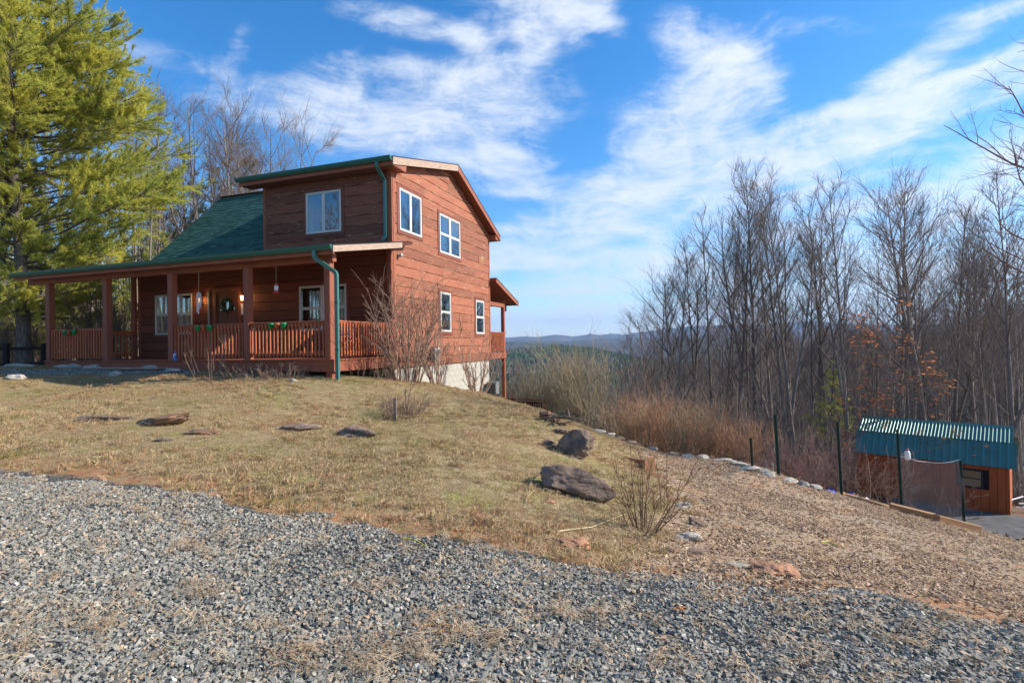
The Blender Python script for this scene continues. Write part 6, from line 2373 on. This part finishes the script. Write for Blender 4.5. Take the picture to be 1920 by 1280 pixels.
# ------------------------------------------------------------------ lower deck rail behind the house
dk = empty('deck_railing', (0, 0, 0), 0, 'dark brown picket railing of the lower deck behind the house', 'railing')
A, B = P(905, 745, 26.5), P(1022, 747, 25.0)
dk.location = (A.x, A.y, A.z - .9)
ax_ = Vector((B.x - A.x, B.y - A.y, 0))
dk.rotation_euler = (0, 0, math.atan2(ax_.y, ax_.x))
LD = ax_.length
MB().box(0, LD, -.06, .06, .86, .90, .006).build('top_rail', 'deck_stain', dk)
MB().box(0, LD, -.02, .02, .70, .78, .004).build('rail', 'trim_brown', dk)
MB().box(0, LD, -.02, .02, .02, .10, .004).build('rail', 'trim_brown', dk)
MB().box(0, LD, .03, .10, -.30, -.02, .004).build('rim_joist', 'deck_stain', dk)
pmk = mesh_from('picket', *(lambda q: (q.v, q.f))(MB().box(-.02, .02, -.055, -.022, .0, .80, .004)), mat='trim_brown')
for i in range(int(LD / .115)):
    o = link(bpy.data.objects.new('picket', pmk), dk)
    o.location = (.06 + i * .115, 0, 0)
for xx in (0, LD / 2, LD):
    MB().box(xx - .045, xx + .045, -.045, .045, -2.2, .93, .008).build('post', 'deck_stain', dk)
st = empty('timber_stair_wall', hit(1038, 792, 10, 30), R(-35), 'orange-brown timber cribbing at the right end of the deck rail', 'timber wall')
for k in range(4):
    MB().box(-.30, .15 - .08 * k, -.05, .05, -.3 + k * .13, -.175 + k * .13, .01).build('timber', 'timber_brown', st)

# air conditioner beside the foundation
p_ = HL(.30, 6.75)
za = float(gz(p_.x, p_.y))
ac = empty('air_conditioner', (p_.x, p_.y, za), R(HROT), 'grey louvred air conditioner at the rear corner of the foundation', 'air conditioner')
MB().box(-.22, .22, -.22, .22, .0, .06, .01).build('base_pad', 'dull_metal', ac)
MB().box(-.19, .19, -.19, .19, .061, .70, .02).build('cabinet', 'dull_metal', ac)
MB().box(-.20, .20, -.20, .20, .701, .74, .02).build('lid', 'dull_metal', ac)
for k in range(9):
    MB().box(-.185, .185, -.206, -.191, .11 + k * .063, .145 + k * .063, .003).build('louvre', 'black_metal', ac)
p_ = HL(.62, 5.6)
o = MB().box(-.30, .30, -.25, .25, 0, .38, .03).build('utility_box', 'black_metal', None)
o.location = (p_.x, p_.y, float(gz(p_.x, p_.y)) - .05)
o.rotation_euler = (0, 0, R(HROT))
tag(o, 'low black utility box at the foundation behind the forked shrub', 'box')

# dark rail fence far left
def dfence():
    e = empty('rail_fence', ground_at(-60, 17.4), 0, 'dark two-rail fence at the left edge beyond the porch', 'fence')
    A, B = ground_at(-60, 17.4), ground_at(150, 18.6)
    for (u, za_, zb_) in ((.62, 0, 0), (.10, 0, 0)):
        MB().tube([(0, 0, u), (B.x - A.x, B.y - A.y, B.z - A.z + u)], .045, 6).build('rail', 'black_rail', e)
    for t in (0, .33, .66, 1):
        q = (B - A) * t
        MB().box(q.x - .06, q.x + .06, q.y - .06, q.y + .06, q.z - .2, q.z + .78, .01).build('post', 'black_rail', e)


dfence()


# ------------------------------------------------------------------ things on the porch
def in_house(x, y, z):
    v = HL(x, y, z)
    return v


def pot_pair(xs_, label3):
    for (x, m_, lab) in xs_:
        e = empty('flower_pot', in_house(x, -2.60 - .115, DZ + .74), R(HROT), lab, 'flower pot', 'small pots hung on the porch railing')
        MB().lathe([(.045, 0), (.062, .10), (.070, .105), (.072, .135), (.058, .135), (.052, .11), (.0, .105)], n=14).build('pot_body', m_, e, True)
        MB().box(-.01, .01, .02, .10, .11, .165).build('hook', 'black_metal', e)


pot_pair([(-9.15, 'green_plastic', 'green pot on the far left porch railing, left one'), (-8.98, 'terracotta', 'terracotta pot between the green pots of the far left railing'), (-8.78, 'green_plastic', 'green pot on the far left porch railing, right one'),
          (-4.05, 'green_plastic', 'green pot on the railing below the wind chime, left one'), (-3.86, 'terracotta', 'terracotta pot below the front door, between green pots'), (-3.66, 'green_plastic', 'green pot on the railing below the front door, right one'),
          (-1.70, 'green_plastic', 'green pot on the railing below the bird feeder, left one'), (-1.52, 'terracotta', 'terracotta pot between the green pots below the bird feeder'), (-1.32, 'green_plastic', 'green pot on the railing below the bird feeder, right one')], None)
# wind chime
wx, wy = -4.12, -2.62
e = empty('wind_chime', in_house(wx, wy, 3.48), R(HROT), 'pale wind chime hanging on a cord left of the front door', 'wind chime')
MB().tube([(0, 0, 0), (0, 0, -.52)], .006, 4).build('cord', 'stick_pale', e)
MB().lathe([(.0, -.52), (.055, -.53), (.055, -.55), (.0, -.55)], n=12).build('top_disc', 'white_plastic', e)
for k in range(6):
    a = k * 1.047
    L = .30 + .045 * k
    MB().tube([(.042 * math.cos(a), .042 * math.sin(a), -.56), (.042 * math.cos(a), .042 * math.sin(a), -.56 - L)], .011, 6).build('chime_tube', 'white_plastic', e)
MB().lathe([(.0, -1.02), (.025, -1.03), (.025, -1.05), (.0, -1.05)], n=10).build('sail', 'weathered_board', e)
# humming bird feeder
e = empty('bird_feeder', in_house(-1.63, -2.60, 3.48), R(HROT), 'pink and white bird feeder hanging on a cord above the railing', 'bird feeder')
MB().tube([(0, 0, 0), (0, 0, -.42)], .005, 4).build('cord', 'stick_pale', e)
MB().lathe([(.0, -.40), (.03, -.41), (.055, -.45), (.0, -.46)], n=12).build('cap', 'red_plastic', e, True)
MB().lathe([(.035, -.46), (.05, -.50), (.05, -.55), (.03, -.60), (.0, -.60)], n=12).build('bottle', 'white_plastic', e, True)
MB().lathe([(.0, -.60), (.07, -.61), (.075, -.64), (.04, -.66), (.0, -.66)], n=14).build('dish', 'red_plastic', e, True)
# gnome figurine beside the post
e = empty('gnome_figurine', in_house(-4.93, -2.66, DZ), R(HROT), 'small blue and white gnome figurine at the foot of a porch post', 'figurine')
MB().lathe([(.055, 0), (.06, .02), (.055, .09), (.035, .13), (.0, .135)], n=12).build('body', 'blue_paint', e, True)
MB().lathe([(.0, .12), (.03, .13), (.035, .155), (.028, .18), (.0, .185)], n=12).build('head', 'white_plastic', e, True)
MB().lathe([(.036, .17), (.02, .22), (.004, .27), (.0, .272)], n=12).build('hat', 'blue_paint', e, True)
MB().lathe([(.0, .09), (.026, .10), (.03, .13), (.012, .15), (.0, .15)], (0, -.03, 0), n=10).build('beard', 'white_plastic', e, True)
# wreath on the door
rr4 = np.random.default_rng(2)
V, F = [], []
for k in range(420):
    a = rr4.uniform(0, 6.283)
    r_ = .17 + rr4.normal(0, .022)
    p = np.array([r_ * math.cos(a), rr4.normal(-.0, .015), r_ * math.sin(a)])
    d = np.array([math.cos(a + rr4.normal(0, 1)), rr4.normal(0, .4), math.sin(a + rr4.normal(0, 1))]) * .06
    q = np.array([-d[2], 0, d[0]]) * .22
    o = len(V)
    V += [p, p + d * .5 + q, p + d, p + d * .5 - q]
    F.append((o, o + 1, o + 2, o + 3))
o = link(bpy.data.objects.new('door_wreath', mesh_from('door_wreath', np.array(V), np.array(F), 'wreath_leaf')))
o.location = in_house(-5.96, -.085, 2.86)
o.rotation_euler = (0, 0, R(HROT))
tag(o, 'dark green wreath hanging on the front door', 'wreath')
# letter box right of the door
e = empty('letter_box', in_house(-5.27, -.10, 2.55), R(HROT), 'small white letter box on the wall right of the front door', 'letter box')
MB().box(-.05, .05, -.035, .05, 0, .30, .01).build('box_body', 'white_plastic', e)
MB().box(-.053, .053, -.042, .03, .302, .325, .004).build('lid', 'white_plastic', e)
# porch chair seen through the balusters
e = empty('porch_chair', in_house(-1.15, -.75, DZ), R(HROT + 12), 'pale metal porch chair behind the right railing', 'chair')
for (x, y) in ((-.22, -.22), (.22, -.22), (-.22, .22), (.22, .22)):
    MB().tube([(x, y, 0), (x, y, .43)], .014, 6).build('leg', 'grey_metal', e)
MB().box(-.25, .25, -.25, .25, .43, .455, .01).build('seat', 'grey_metal', e)
for k in range(4):
    MB().box(-.24, .24, .225, .24, .55 + k * .09, .60 + k * .09, .004).build('back_slat', 'white_plastic', e)
for x in (-.24, .24):
    MB().tube([(x, .23, .45), (x, .25, .92)], .013, 6).build('back_post', 'grey_metal', e)
# star on the gable
V = []
for k in range(10):
    a = k * math.pi / 5 + math.pi / 2
    r_ = .14 if k % 2 == 0 else .06
    V.append((0, r_ * math.cos(a), r_ * math.sin(a)))
V = V + [(.03, 0, 0)]
mb = MB().poly(V, [(i, (i + 1) % 10, 10) for i in range(10)])
o = mb.build('wall_star', 'stick_pale', None)
o.location = in_house(.055, 6.42, 4.86 + .0)
o.rotation_euler = (0, 0, R(HROT))
tag(o, 'small tan star ornament on the gable wall near the rear corner', 'ornament')
